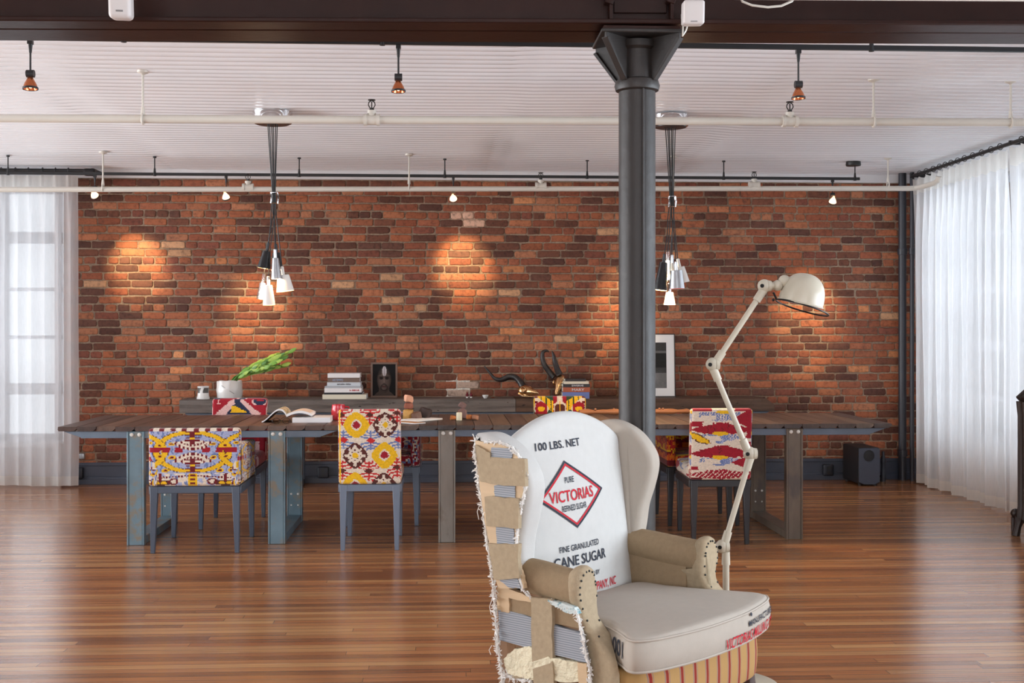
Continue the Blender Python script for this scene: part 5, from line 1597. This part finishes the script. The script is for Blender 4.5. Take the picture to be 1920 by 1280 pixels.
# beaker
p = on(381, 10.88); T = thing('beaker', 'small white beaker with grey curved patches at the left end of the console', 'cup', p)
mb = MB()
prof = [(.0, .0), (.056, 0), (.058, .004), (.05, .03), (.047, .06), (.049, .10), (.051, .112), (.048, .112), (.045, .06), (.047, .012), (0, .01)]
n = 40; vs = []; fs = []
mb.lathe(prof, n)
for i, f in enumerate(mb.f):
    c = sum((Vector(mb.v[k]) for k in f), Vector()) / 4; an = math.degrees(math.atan2(c.y, c.x))
    mb.m[i] = 0
mb.build('body', M_ceram, T)
for a0, a1, lb in ((200, 262, 'x'), (292, 350, 'y')):
    mb = MB()
    def fn(u, w, a0=a0, a1=a1):
        z = .018 + .082 * w; r_ = .0505 + (.056 - .0505) * max(0, 1 - z / .03) - .003 * math.sin(math.pi * w); q = 16 * math.sin(math.pi * w)
        s0 = a0 + (0 if a0 > 250 else 0) - (q if a0 > 250 else 0); s1 = a1 - (q if a0 < 250 else 0)
        a = R(s0 + (s1 - s0) * u); return (r_ * math.cos(a), r_ * math.sin(a), z)
    mb.grid(fn, 10, 12); mb.build('painted_patch', M_greyp, T)
# crumpled pot and cut stems
p = on(430, 10.94); p.z += .002; T = thing('plant_pot', 'white crumpled paper-like pot on the console, behind the crimson chair', 'pot', p)
def potfn(u, w):
    a = 2 * math.pi * u; z = .155 * w
    r_ = .104 + .012 * math.sin(math.pi * w) + .006 * noise.noise((math.cos(a) * 2.2, math.sin(a) * 2.2, w * 2.4)) + .004 * noise.noise((math.cos(a) * 5, math.sin(a) * 5, w * 6))
    return (r_ * math.cos(a), r_ * math.sin(a), z + (.010 * noise.noise((math.cos(a) * 1.6, math.sin(a) * 1.6, 3)) * w))
mb = MB(); mb.grid(potfn, 40, 14, closed_u=True); mb.add([(.1 * math.cos(2 * math.pi * i / 24), .1 * math.sin(2 * math.pi * i / 24), .0) for i in range(24)], [tuple(range(24))])
mb.grid(lambda u, w: Vector(potfn(u, 1)) * 1.0 + Vector((-.012 * math.cos(2 * math.pi * u) * (1 if w > .2 else w * 5), -.012 * math.sin(2 * math.pi * u) * (1 if w > .2 else w * 5), -.08 * w)), 40, 4, closed_u=True)
mb.build('pot_body', M_ceram, T, smooth=60)
mb = MB(); mb.tube([(-.05, -.109, .118), (.0, -.117, .085), (.06, -.102, .045)], .0016, 5); mb.build('seam', M_greyp, T)
G = [pm('leaf_green', lin(128, 178, 66), .45, nz=(20, .15)), pm('leaf_light_green', lin(176, 210, 92), .45, nz=(20, .15)), pm('leaf_deep_green', lin(86, 136, 50), .45, nz=(20, .15))]
PT = thing('cut_greenery', 'bunch of green leafy stems leaning right out of the white pot', 'plant', p + Vector((0, 0, .1))); rg = random.Random(2)
def leaf(mb, base, d, L, w, bend, rg):
    d = d.normalized(); side = d.cross(Vector((0, -1, .2))).normalized(); nr = side.cross(d)
    rows = []
    for i in range(7):
        k = i / 6; c = base + d * L * k + nr * bend * k * k; ww = w * max(0, math.sin(math.pi * min(.98, k * .9 + .1))) ** .8
        rows.append((c - side * ww, c + nr * ww * .3, c + side * ww))
    vs = [q for r_ in rows for q in r_]; fs = []
    for i in range(6):
        for j in range(2): fs.append((i * 3 + j, i * 3 + j + 1, (i + 1) * 3 + j + 1, (i + 1) * 3 + j))
    mb.add(vs, fs)
for i in range(20):
    tipx = rg.uniform(.28, .52); ang = rg.uniform(18, 40); 
    tz = .06 + tipx * math.tan(R(ang)) * .80
    A_ = Vector((rg.uniform(-.03, .03), rg.uniform(-.03, .03), .0)); B_ = Vector((tipx, rg.uniform(-.09, .09), min(.30, tz)))
    pts = [A_, A_ * .5 + B_ * .18 + Vector((0, 0, .05)), B_ * .55 + Vector((-.01, 0, .035)), B_]
    mb = MB(); mb.tube(pts, [.005, .005, .004, .002], 6)
    st_ = mb.build('stem', G[2], PT)
    for mat in (0, 1, 2):
        mb = MB()
        for q in range(6 if mat < 2 else 4):
            k = rg.uniform(.35, 1.0); kk = k * 3; ii = min(2, int(kk)); f = kk - ii; c = pts[ii] * (1 - f) + pts[ii + 1] * f; d = (pts[ii + 1] - pts[ii]).normalized() + Vector((rg.uniform(-.2, .2), rg.uniform(-.3, .3), rg.uniform(-.16, .2)))
            leaf(mb, c, d, rg.uniform(.07, .12) * (1.1 - .3 * k), rg.uniform(.012, .019), rg.uniform(-.015, .015), rg)
        mb.build('leaf_spray', G[mat], st_, smooth=60)


# books ----------------------------------------------------------------------
def book(label, c, w, d, h, cover, pages, rz=0, group=None, title=None, tcol=None, ts=.6, hard=True, spine='front', tx=0.0):
    """flat lying book; spine faces local -y"""
    T = thing('book', label, 'book', c, R(rz), group)
    mb = MB(); e = .003 if hard else .0
    mb.box(-w / 2, w / 2, -d / 2, d / 2, 0, .0025); mb.box(-w / 2, w / 2, -d / 2, d / 2, h - .0025, h); mb.box(-w / 2, w / 2, -d / 2 - .001, -d / 2 + .003, 0, h); mb.build('cover', cover, T, bevel=.001)
    mb = MB(); mb.box(-w / 2 + e, w / 2 - e, -d / 2 + .003, d / 2 - e, .0025, h - .0025); mb.build('page_block', pages, T)
    if title == '#':          # print too small to read: a run of tiny strokes
        tm = MB(); rg = random.Random(int(w * 9999)); x = tx - w * ts / 2
        while x < tx + w * ts / 2:
            q = rg.uniform(.002, .005); tm.box(x, x + q, -d / 2 - .0018, -d / 2 - .0012, h * .32, h * rg.uniform(.6, .72)); x += q + rg.choice((.0012, .0012, .005))
        tm.build('title', tcol, T, smooth=0)
    elif title:
        tm = MB(); print_text(tm, title, (tx - w * ts / 2, h * .24), (tx + w * ts / 2, h * .24), (0, h * .52), lambda s, z: (s, -d / 2 - .0018, z)); tm.build('title', tcol, T, smooth=0)
    return T
M_bk = lambda n, r, g, b, ro=.45: pm('book_cloth_' + n, lin(r, g, b), ro)
bw, bcream, bbrown, bgrey, bblack, bpale, bblue, borange = M_bk('white', 238, 238, 240), M_bk('cream', 228, 222, 202), M_bk('brown', 116, 98, 88), M_bk('grey', 176, 182, 190), M_bk('black', 34, 34, 40), M_bk('pale', 206, 214, 222), M_bk('blue', 110, 128, 190), M_bk('orange', 176, 92, 62)
M_txw, M_txr, M_txg, M_txp = pm('pale_print', lin(214, 216, 222), .6), pm('red_print', lin(190, 60, 70), .6), pm('grey_print', lin(90, 92, 98), .6), pm('light_blue_print', lin(150, 170, 196), .6)
kk = FPX / 10.95; z = CZ; gB = 'books stacked beside the portrait'
for x0, x1, y0, y1, cov, ttl, tc, ts, tx, lb in ((608, 688, 739.2, 748, bcream, None, None, 0, 0, 'thick cream book, lowest of the stack beside the portrait'), (611, 681, 735.6, 739.2, bblack, None, None, 0, 0, 'thin black book second from the bottom of the stack beside the portrait'),
                              (611.5, 679, 727.5, 735.6, bw, '#', M_txr, .26, .1, 'white book with small red print in the stack beside the portrait'), (612, 678, 724, 727.5, bgrey, None, None, 0, 0, 'thin grey book in the middle of the stack beside the portrait'),
                              (616, 677, 717, 724, bpale, '#', M_txg, .4, .0, 'pale book under the brown book in the stack beside the portrait'), (617, 675, 708.6, 717, bbrown, 'ARTEMPO', M_txp, .34, -.05, 'brown book with pale blue title in the stack beside the portrait'), (617, 676, 700.5, 708.6, bw, None, None, 0, 0, 'plain white book on top of the stack beside the portrait')):
    h = (y1 - y0) / kk; c = atY((x0 + x1) / 2, 740, IY); book(lb, (c.x, IY, z), (x1 - x0) / kk, .26 if y0 > 720 else .22, h - .0004, cov, M_paperw, 0, gB, ttl, tc, ts, tx=tx); z += h
z = CZ; gB2 = 'books stacked beside the brass skull'; SBY = 10.86
for x0, x1, y0, y1, cov, ttl, tc, ts, tx, lb in ((1053, 1103, 736, 748, bblue, None, None, 0, 0, 'blue and white book, lowest of the stack by the brass skull'), (1054, 1104, 727, 736, borange, 'MARY', M_txw, .46, .015, 'orange book with a big white title by the brass skull'),
                              (1054, 1104, 721, 727, bblack, 'SWERVE', M_txw, .44, .01, 'black book with a white title by the brass skull'), (1056, 1102, 716, 721, bcream, None, None, 0, 0, 'cream book near the top of the stack by the brass skull'), (1058, 1097, 711.5, 716, bblack, None, None, 0, 0, 'small black book on top of the stack by the brass skull')):
    h = (y1 - y0) / kk; c = atY((x0 + x1) / 2, 740, SBY); book(lb, (c.x, SBY, z), (x1 - x0) / kk, .17, h - .0004, cov, M_paperc, 0, gB2, ttl, tc, ts, tx=tx); z += h

# portrait leaning on the wall
M_frbr = pm('brown_picture_frame', lin(120, 96, 84), .5, nz=(20, .1))
M_attr = pm('printed_photograph', (1, 1, 1), .5, attr=True, spec=.15)
def leaning(name, label, cat, x0, x1, y0, y1, Y, fw, mat, colfn, nu, nv, depth=.022, lean=4, mat_w=0, matm=None, glazed=False):
    a, b = atY(x0, y1, Y), atY(x1, y0, Y); w, h = b.x - a.x, b.z - CZ
    T = thing(name, label, cat, ((a.x + b.x) / 2, Y, CZ)); T.rotation_euler = (R(-lean), 0, 0)
    mb = MB()
    mb.box(-w / 2, w / 2, 0, depth, 0, fw); mb.box(-w / 2, w / 2, 0, depth, h - fw, h); mb.box(-w / 2, -w / 2 + fw, 0, depth, fw, h - fw); mb.box(w / 2 - fw, w / 2, 0, depth, fw, h - fw)
    mb.build('frame', mat, T, bevel=.002)
    mb = MB(); e = fw + mat_w
    mb.grid(lambda u, q: (-w / 2 + e + (w - 2 * e) * u, .006, e + (h - 2 * e) * q), nu, nv, colfn); mb.build('picture', M_attr, T, smooth=0)
    mb = MB(); mb.box(-w / 2 + fw * .5, w / 2 - fw * .5, .0075, depth - .002, fw * .5, h - fw * .5); mb.build('mount_board', matm or M_paperw, T)
    return T
def face(u, v):
    x = (u - .5) * 2; y = (v - .5) * 2
    c = Vector(lin(18, 17, 20)); sk = Vector(lin(118, 102, 96))
    head = math.hypot(x / .62, (y - .05) / (.80 if y > 0 else .86))
    neck = abs(x) < .46 + max(0, -.7 - y) * 1.5 and y < -.45
    lightn = .55 + .45 * (1 if x < .05 else .7) * max(0, 1 - abs(x + .1) / .8)
    if neck: c = sk * .42
    if head < 1:
        c = sk * (lightn * (1 - head ** 4 * .7)) * (.8 + .2 * (y < .1))
        if y > .42 - .2 * abs(x): c = c * (.5 + .2 * noise.noise((x * 9, y * 9, 1)))
        for s in (-1, 1):
            d = math.hypot((x - s * .25) / .17, (y - .10) / .06)
            if d < 1: c = Vector(lin(36, 28, 28))
            if math.hypot((x - s * .25) / .2, (y - .19) / .035) < 1: c = Vector(lin(44, 34, 32))
        if abs(x - .02) < .05 and -.22 < y < .15: c = c * 1.35
        if math.hypot(x / .14, (y + .24) / .05) < 1: c = c * .45
        if math.hypot(x / .22, (y + .42) / .055) < 1: c = Vector(lin(84, 52, 52))
        if abs(math.hypot(x / .27, (y + .48) / .2) - 1) < .22 and y < -.28: c = c * .35
    e = math.hypot((x - .02) / .19, (y - .55) / .32)
    if e < 1: c = Vector(lin(206, 200, 204)) * (1 if abs(x - .02) > .02 else .35)
    if abs(e - 1.25) < .13 and y > .3: c = c * 1.5
    return tuple(min(1, q) for q in c)
leaning('framed_portrait', 'brown framed dark portrait photograph of a painted face on the console', 'picture', 695, 745, 679, 748, 11.02, .017, M_frbr, face, 48, 64)
def dune(u, v):
    if v > .82: k = .05
    elif v > .76: k = .10 + .04 * u
    elif v > .45: k = .012 + .01 * u
    elif v > .34: k = .05 + .06 * (.45 - v) * 10 * (1 - u)
    else: k = .16 + .30 * max(0, 1 - abs(u - .25) * 1.7) * math.exp(-((v - .24) / .13) ** 2)
    k *= 1 + .15 * noise.noise((u * 14, v * 40, 2)); return (k, k * .99, k * .98)
leaning('framed_print', 'black and white print with a wide white mount, leaning on the bricks behind the column', 'picture', 1166, 1267, 625, 748, 11.0, .008, M_black, dune, 40, 60, lean=4, mat_w=.072)

# small things
p = on(879.5, 10.88); M_ruby = pm('dark_ruby', lin(104, 20, 34), .3)
T = thing('figurine', 'tiny pair of red and white figures on the console, right of the portrait', 'figurine', p)
for s in (-1, 1):
    mb = MB(); mb.ball((s * .017, 0, .028), .0145, 10, sq=(1, 1, 1)); mb.ball((s * .014, -.004, .046), .008, 8); mb.build('body', M_ruby, T)
    mb = MB(); mb.ball((s * .018, -.006, .008), .010, 8, sq=(1, 1.2, .8)); mb.build('foot', M_ceram, T)
    mb = MB(); mb.tube([(s * .02, 0, .042), (s * .026, 0, .056), (s * .012, 0, .062)], .002, 5); mb.build('loop', M_copper, T)
p = on(910, 10.86); mb = MB(); mb.lathe([(0, .0), (.012, 0), (.014, .003), (.024, .016), (.029, .030), (.026, .030), (.021, .016), (.01, .006), (0, .005)], 24)
ob = mb.build('bowl', M_ceram); ob.location = p; tag(ob, 'tiny white bowl on the console, between the figures and the left skull', 'bowl')
p = on(924, 10.87); mb = MB(); mb.tube([(-.02, 0, .003), (.0, -.004, .006), (.022, .003, .003)], [.001, .004, .001], 6); ob = mb.build('wood_chip', M_copper); ob.location = p; tag(ob, 'small curled wood chip beside the tiny white bowl', 'wood')

# brass antelope skulls with dark horns
M_brass = pm('polished_brass_cast', lin(226, 186, 138), .26, metal=1.0, nz=(30, .2), bump=(50, .25, .006))
M_horn = NT('dark_horn'); v = M_horn.coord((1, 1, 1)); M_horn.set(base=M_horn.ramp(M_horn.noise(v, 22, 4), [(.3, lin(30, 27, 28)), (.7, lin(62, 56, 54))]), rough=.4); M_horn.bump(M_horn.noise(v, 60, 3), .4, .006); M_horn = M_horn.mat


def skull(label, loc, rot, horns):
    T = thing('horned_skull', label, 'skull', loc)
    Mr = Matrix.Rotation(R(rot[2]), 4, 'Z') @ Matrix.Rotation(R(rot[1]), 4, 'Y') @ Matrix.Rotation(R(rot[0]), 4, 'X')
    # long axis +x runs from brow to muzzle
    prof = [(-.060, .030, .030), (-.045, .044, .042), (-.015, .050, .048), (.015, .046, .046), (.045, .036, .042), (.08, .026, .032), (.115, .020, .024), (.135, .012, .014), (.142, .003, .004)]
    mb = MB(); n = 20; vs = []; fs = []
    for i, (x, ry, rz_) in enumerate(prof):
        for j in range(n):
            a = 2 * math.pi * j / n; y, z = ry * math.cos(a), rz_ * math.sin(a)
            if z < 0: z *= .75
            q = .006 * noise.noise((x * 30, y * 30, z * 30 + rot[2]))
            d = 1.0
            for s in (-1, 1):     # eye sockets
                e = math.hypot((x - .012), (y - s * .045), (z - .012)) if False else math.sqrt((x - .012) ** 2 + (y - s * .044) ** 2 + (z - .014) ** 2)
                if e < .026: d = min(d, .62 + .38 * e / .026)
            vs.append((x, (y + q) * d, (z + q) * d))
    for i in range(len(prof) - 1):
        for j in range(n): fs.append((i * n + j, i * n + (j + 1) % n, (i + 1) * n + (j + 1) % n, (i + 1) * n + j))
    fs.append(tuple(range(n))); fs.append(tuple((len(prof) - 1) * n + j for j in range(n)))
    mb.add(vs, fs, Mr); mb.build('cranium', M_brass, T, smooth=60)
    for s in (-1, 1):
        mb = MB(); mb.tube([Mr @ (Vector((.012, s * .046, .014)) + Vector((math.cos(a) * .022, s * .002 * math.cos(a), math.sin(a) * .021))) for a in [2 * math.pi * q / 14 for q in range(14)]], .007, 6, closed=True)
        mb.tube([Mr @ Vector((.03, s * .044, -.002)), Mr @ Vector((.0, s * .05, -.012)), Mr @ Vector((-.04, s * .042, -.012))], .006, 6); mb.build('eye_ring', M_brass, T)
    mb = MB()
    for s in (-1, 1): mb.tube([Mr @ Vector((-.05, s * .03, -.03)), Mr @ Vector((.0, s * .026, -.044)), Mr @ Vector((.06, s * .02, -.04)), Mr @ Vector((.125, s * .008, -.03))], [.009, .008, .006, .004], 6)
    mb.build('jaw', M_brass, T)
    for pts, lb in horns:
        pts = [Vector(q) - Vector(loc) for q in pts]; fine = []
        for i in range(len(pts) - 1):
            p0, p1, p2, p3 = pts[max(0, i - 1)], pts[i], pts[i + 1], pts[min(len(pts) - 1, i + 2)]
            for s in range(8):
                t_ = s / 8; fine.append(.5 * ((2 * p1) + (p2 - p0) * t_ + (2 * p0 - 5 * p1 + 4 * p2 - p3) * t_ ** 2 + (3 * p1 - p0 - 3 * p2 + p3) * t_ ** 3))
        fine.append(pts[-1]); m = len(fine)
        mb = MB(); mb.tube(fine, [max(.004, .029 * (1 - i / m) ** .55 * (1 + (.10 if i % 2 else -.03) * (1 if i < m * .7 else 0))) for i in range(m)], 12); mb.build('horn', M_horn, T, smooth=60)
    return T
h_ = lambda *l: [atY(x, y, Y) for x, y, Y in l]
s1p = atY(985, 737, 10.86); s1p.z = CZ + .066
skull('brass skull lying left of the books, one long dark horn curving up to the left', s1p, (0, 8, -38), [
    (h_((981, 727, 10.88), (975, 716, 10.90), (966, 707, 10.92), (954, 705, 10.94), (940, 711, 10.95), (928, 709, 10.96), (917, 697, 10.97), (908, 686, 10.98)), ''),
    (h_((982, 727, 10.95), (977, 717, 10.98), (968, 709, 11.0), (956, 707, 11.02), (942, 712, 11.04), (930, 711, 11.05), (920, 701, 11.05), (911, 691, 11.05)), '')])
s2p = atY(1050, 716, 10.98); 
sk2 = skull('brass skull propped upright behind the books with two dark horns rising', s2p, (0, 58, -125), [
    (h_((1049, 702, 10.98), (1044, 690, 10.97), (1040, 678, 10.96), (1038, 666, 10.96), (1035, 658, 10.97)), ''),
    (h_((1039, 708, 11.02), (1030, 697, 11.03), (1021, 684, 11.03), (1017, 671, 11.03), (1018, 660, 11.03), (1025, 657, 11.03), (1029, 660, 11.03)), '')])
mb = MB(); mb.box(-.03, .03, -.03, .03, CZ, CZ + .004); mb.cyl((0, 0, CZ), (0, 0, s2p.z - .02), .008); mb.build('stand', M_brass, sk2, offset=(0, 0, s2p.z))

# ================================================================== THINGS ON THE TABLES
tz = TZ + .0008
def tabp(px, py): return atZ(px, py, tz)
# open picture book, thick white book, glasses, mug
p = atY(581, 787, 8.25); p.z = tz
T = book('thick white book lying under the open picture book on the left table', (p.x + .012, 8.34, tz), .25, .24, .034, bw, M_paperw, 0, None)
T2 = thing('open_book', 'open picture book draped over the thick white book, its pages curling down left', 'book', (atY(541, 780, 8.36).x, 8.36, tz))
def pages(u, w, x0, x1, up):
    x = x0 + (x1 - x0) * u; return x, (-.14 + .28 * w)
def leaf_fn(th):
    def fn(u, w):
        s = u; x = .004 - .165 * s; z = .036 + .055 * max(0, math.sin(math.pi * min(1, s * 1.02))) ** .8 * (1 - s) * 1.55 - .036 * s ** 1.5 + th * (1 - s * .3)
        return (x, -.13 + .26 * w, max(.0015 + th * .3, z))
    return fn
def leaf_r(th):
    def fn(u, w):
        x = .004 + .165 * u; z = .037 + .026 * math.sin(math.pi * u * .9 + .1) + th
        return (x, -.13 + .26 * w, z)
    return fn
def block(f0, f1, nu=20, nv=2):
    mb = MB(); mb.grid(f0, nu, nv); mb.grid(f1, nu, nv)
    for w in (0, 1):
        for i in range(nu):
            a, b = f0(i / nu, w), f0((i + 1) / nu, w); c, d = f1((i + 1) / nu, w), f1(i / nu, w); mb.add([a, b, c, d], [(0, 1, 2, 3)])
    for u in (0, 1): mb.add([f0(u, 0), f0(u, 1), f1(u, 1), f1(u, 0)], [(0, 1, 2, 3)])
    return mb
block(leaf_fn(.0), leaf_fn(.012)).build('left_pages', M_paperw, T2, smooth=30)
block(leaf_r(.0), leaf_r(.016)).build('right_pages', M_paperw, T2, smooth=30)
def pic(u, v):
    n = noise.noise((u * 7, v * 5, 1)); return lin(196, 168, 130) if n > .05 else lin(150, 150, 110) if n > -.15 else lin(206, 196, 180)
mb = MB(); f_ = leaf_fn(.0128); mb.grid(lambda u, w: f_(.02 + u * .42, .06 + w * .88), 16, 12, pic); mb.build('printed_picture', M_attr, T2)
mb = MB(); f2 = leaf_r(.0168); mb.grid(lambda u, w: f2(.05 + u * .88, .06 + w * .86), 12, 6, lambda u, v: lin(236, 214, 196)); mb.build('printed_picture', M_attr, T2)
fc = leaf_fn(-.004); mb = MB(); mb.grid(fc, 16, 2); tag(mb.build('cover', bblack, T2), 'black cover under the curling pages')
p = tabp(538, 789); p.y = 8.10; T = thing('spectacles', 'black-rimmed spectacles lying in front of the open picture book', 'glasses', (p.x, p.y, tz), R(12))
for s in (-1, 1):
    mb = MB(); mb.tube([(s * .033 + .025 * math.cos(a), 0, .021 + .019 * math.sin(a)) for a in [2 * math.pi * q / 20 for q in range(20)]], .0016, 6, closed=True); mb.build('rim', M_wire, T)
    mb = MB(); mb.tube([(s * .058, 0, .028), (s * .060, .03, .026), (s * .054, .075, .012), (s * .05, .095, .003)], .0014, 5); mb.build('temple_arm', M_wire, T)
mb = MB(); mb.tube([(-.008, 0, .024), (0, -.002, .028), (.008, 0, .024)], .0016, 5); mb.build('bridge', M_wire, T)
M_mugr = pm('red_glaze', lin(200, 44, 60), .15, spec=.6)
p = tabp(630, 788); k = sc_at(p); T = thing('mug', 'glossy red mug on the left table, beside the yellow diamond chair', 'mug', (p.x + .012, p.y + .05, tz))
mb = MB(); mb.lathe([(0, 0), (.036, 0), (.041, .004), (.0485, .03), (.05, .05), (.047, .075), (.044, .10), (.0445, .106), (.042, .106), (.0405, .1), (.044, .05), (.036, .008), (0, .007)], 32); mb.build('cup', M_mugr, T)
mb = MB(); mb.tube([(.044 * math.cos(R(35)), .044 * math.sin(R(35)), .088), (.066, .045, .086), (.074, .05, .055), (.064, .043, .028), (.044 * math.cos(R(35)), .044 * math.sin(R(35)), .03)], .006, 8); mb.build('handle', M_mugr, T)
# wooden offcuts and stones
wd = dict(sal=lin(216, 158, 128), rus=lin(146, 82, 62), ochre=lin(204, 158, 88), brn=lin(112, 84, 72), dk=lin(58, 44, 42), ora=lin(190, 116, 62), mauve=lin(124, 96, 92), gold=lin(190, 150, 40), tan=lin(170, 120, 92))
def chunk(label, px, py, w, h, d, col, y=None, z=tz, seed=0, rot=(0, 0, 0), group='wooden blocks and stones on the long table'):
    rg = random.Random(seed); c = atY(px, py, y); k = sc_at(c); w, h = w / k, h / k
    mb = MB(); mb.ball((0, 0, 0), 1, 7); pts = []
    for q in mb.v:
        n = noise.noise((q[0] * 1.2 + seed, q[1] * 1.2, q[2] * 1.2)) * .22
        f = max(abs(q[0]), abs(q[1]), abs(q[2])) ** .72
        v_ = Vector(q) / f * (1 + n); pts.append((v_.x * w / 2, v_.y * d / 2, v_.z * h / 2))
    M_ = Matrix.Rotation(R(rot[2]), 3, 'Z') @ Matrix.Rotation(R(rot[1]), 3, 'Y')
    pts = [M_ @ Vector(q) for q in pts]; zm = min(q.z for q in pts); mb.v = [tuple(q - Vector((0, 0, zm))) for q in pts]
    ob = mb.build('wooden_block', pm('block_' + str(seed), col, .6, nz=(25, .18), bump=(40, .3)), smooth=25); ob.location = (c.x, y, z)
    tag(ob, label, 'block', group); return ob, z - zm + max(q.z for q in pts)
yb = 8.50
_, z1 = chunk('ochre wooden block at the foot of the balanced pile', 765, 781, 20, 19, .10, wd['ochre'], yb, tz, 1)
_, z2 = chunk('rust-red stone in the middle of the balanced pile', 766, 768, 17, 12, .06, wd['rus'], yb, z1 - .003, 2)
chunk('pale salmon stone on top of the balanced pile', 766, 752, 16, 14, .06, wd['sal'], yb, z2 - .003, 3, (0, 14, 20))
chunk('brown wooden block right of the ochre block', 780, 780, 19, 14, .08, wd['brn'], 8.47, tz, 4, (0, -12, 15))
chunk('dark brown wedge leaning right of the balanced pile', 797, 775, 24, 19, .08, wd['dk'], 8.52, tz, 5, (0, 18, 0))
chunk('mauve stone above the candle pile', 868, 778, 15, 18, .07, wd['mauve'], 8.56, tz, 6)
_, zq = chunk('brown block behind the candle', 866, 776, 14, 15, .05, wd['rus'], 8.66, tz, 7)
chunk('small dark stone topping the blocks behind the candle', 867, 766, 13, 11, .05, wd['mauve'], 8.66, zq - .003, 8, (0, 30, 0))
chunk('orange wooden block left of the candle', 849, 781, 11, 8, .05, wd['ora'], 8.44, tz, 9)
chunk('orange wooden block right of the candle', 880, 781, 11, 9, .05, wd['ora'], 8.46, tz, 10)
chunk('tan wooden block farthest right of the candle', 891, 781, 12, 9, .06, wd['tan'], 8.42, tz, 11, (0, 8, 10))
p = tabp(861, 788); mb = MB(); mb.lathe([(0, 0), (.0185, 0), (.0195, .002), (.0195, .052), (.017, .055), (.004, .052), (0, .052)], 20); T = thing('candle', 'short cream pillar candle on the long table', 'candle', (p.x, p.y, tz)); mb.build('wax', pm('cream_wax', lin(240, 230, 200), .45), T)
mb = MB(); mb.cyl((0, 0, .05), (0.001, 0, .060), .0012, n=6); mb.build('wick', M_black, T)
a, b = tabp(757, 786), tabp(782, 790)
def sheet(label, p0, p1, d, h, m, nm='magazine'):
    c = (p0 + p1) / 2; w = (p1 - p0).length; ang = math.atan2(p1.y - p0.y, p1.x - p0.x)
    T = thing(nm, label, 'magazine', (c.x, c.y, tz), ang); mb = MB(); mb.box(-w / 2, w / 2, 0, d, 0, h); mb.build('page_block', M_paperw, T, bevel=.001)
    mb = MB(); mb.box(-w / 2, w / 2, 0, d, h, h + .0012); mb.build('cover', m, T); return T
sheet('thin white magazine on the long table, in front of the stones', tabp(781, 791), tabp(830, 786.5), .16, .010, M_paperw)
sheet('thin tan booklet under the balanced pile, beside the yellow diamond chair', tabp(738, 792), tabp(777, 795), .10, .006, pm('tan_booklet', lin(196, 150, 110), .6), 'booklet')
# long carved stick
M_stick = pm('honey_brown_wood', lin(150, 100, 66), .4, nz=(12, .2), scale=(.3, 3, 3))
a, b = atY(1086, 779, 8.80), atY(1296, 775, 8.86); a.z = b.z = tz + .0255
T = thing('carved_stick', 'long carved wooden stick lying across the long table, behind the column', 'stick', ((a.x + b.x) / 2, 8.83, tz)); o = tuple(T.location)
n = 24; mb = MB(); mb.tube([a + (b - a) * i / n + Vector((0, .012 * math.sin(i * .5), 0)) for i in range(n + 1)], [.016 + .0035 * math.sin(i * 1.1) + .002 * (i % 3) for i in range(n)] + [.008], 10); mb.build('shaft', M_stick, T, offset=o)
for px in (1236, 1243, 1115, 1150):
    c = atY(px, 774, 8.85); k = (c.x - a.x) / (b.x - a.x); mb = MB(); q = a + (b - a) * k; mb.ball((q.x, q.y, tz + .044), .009, 8); mb.build('knob', M_stick, T, offset=o)
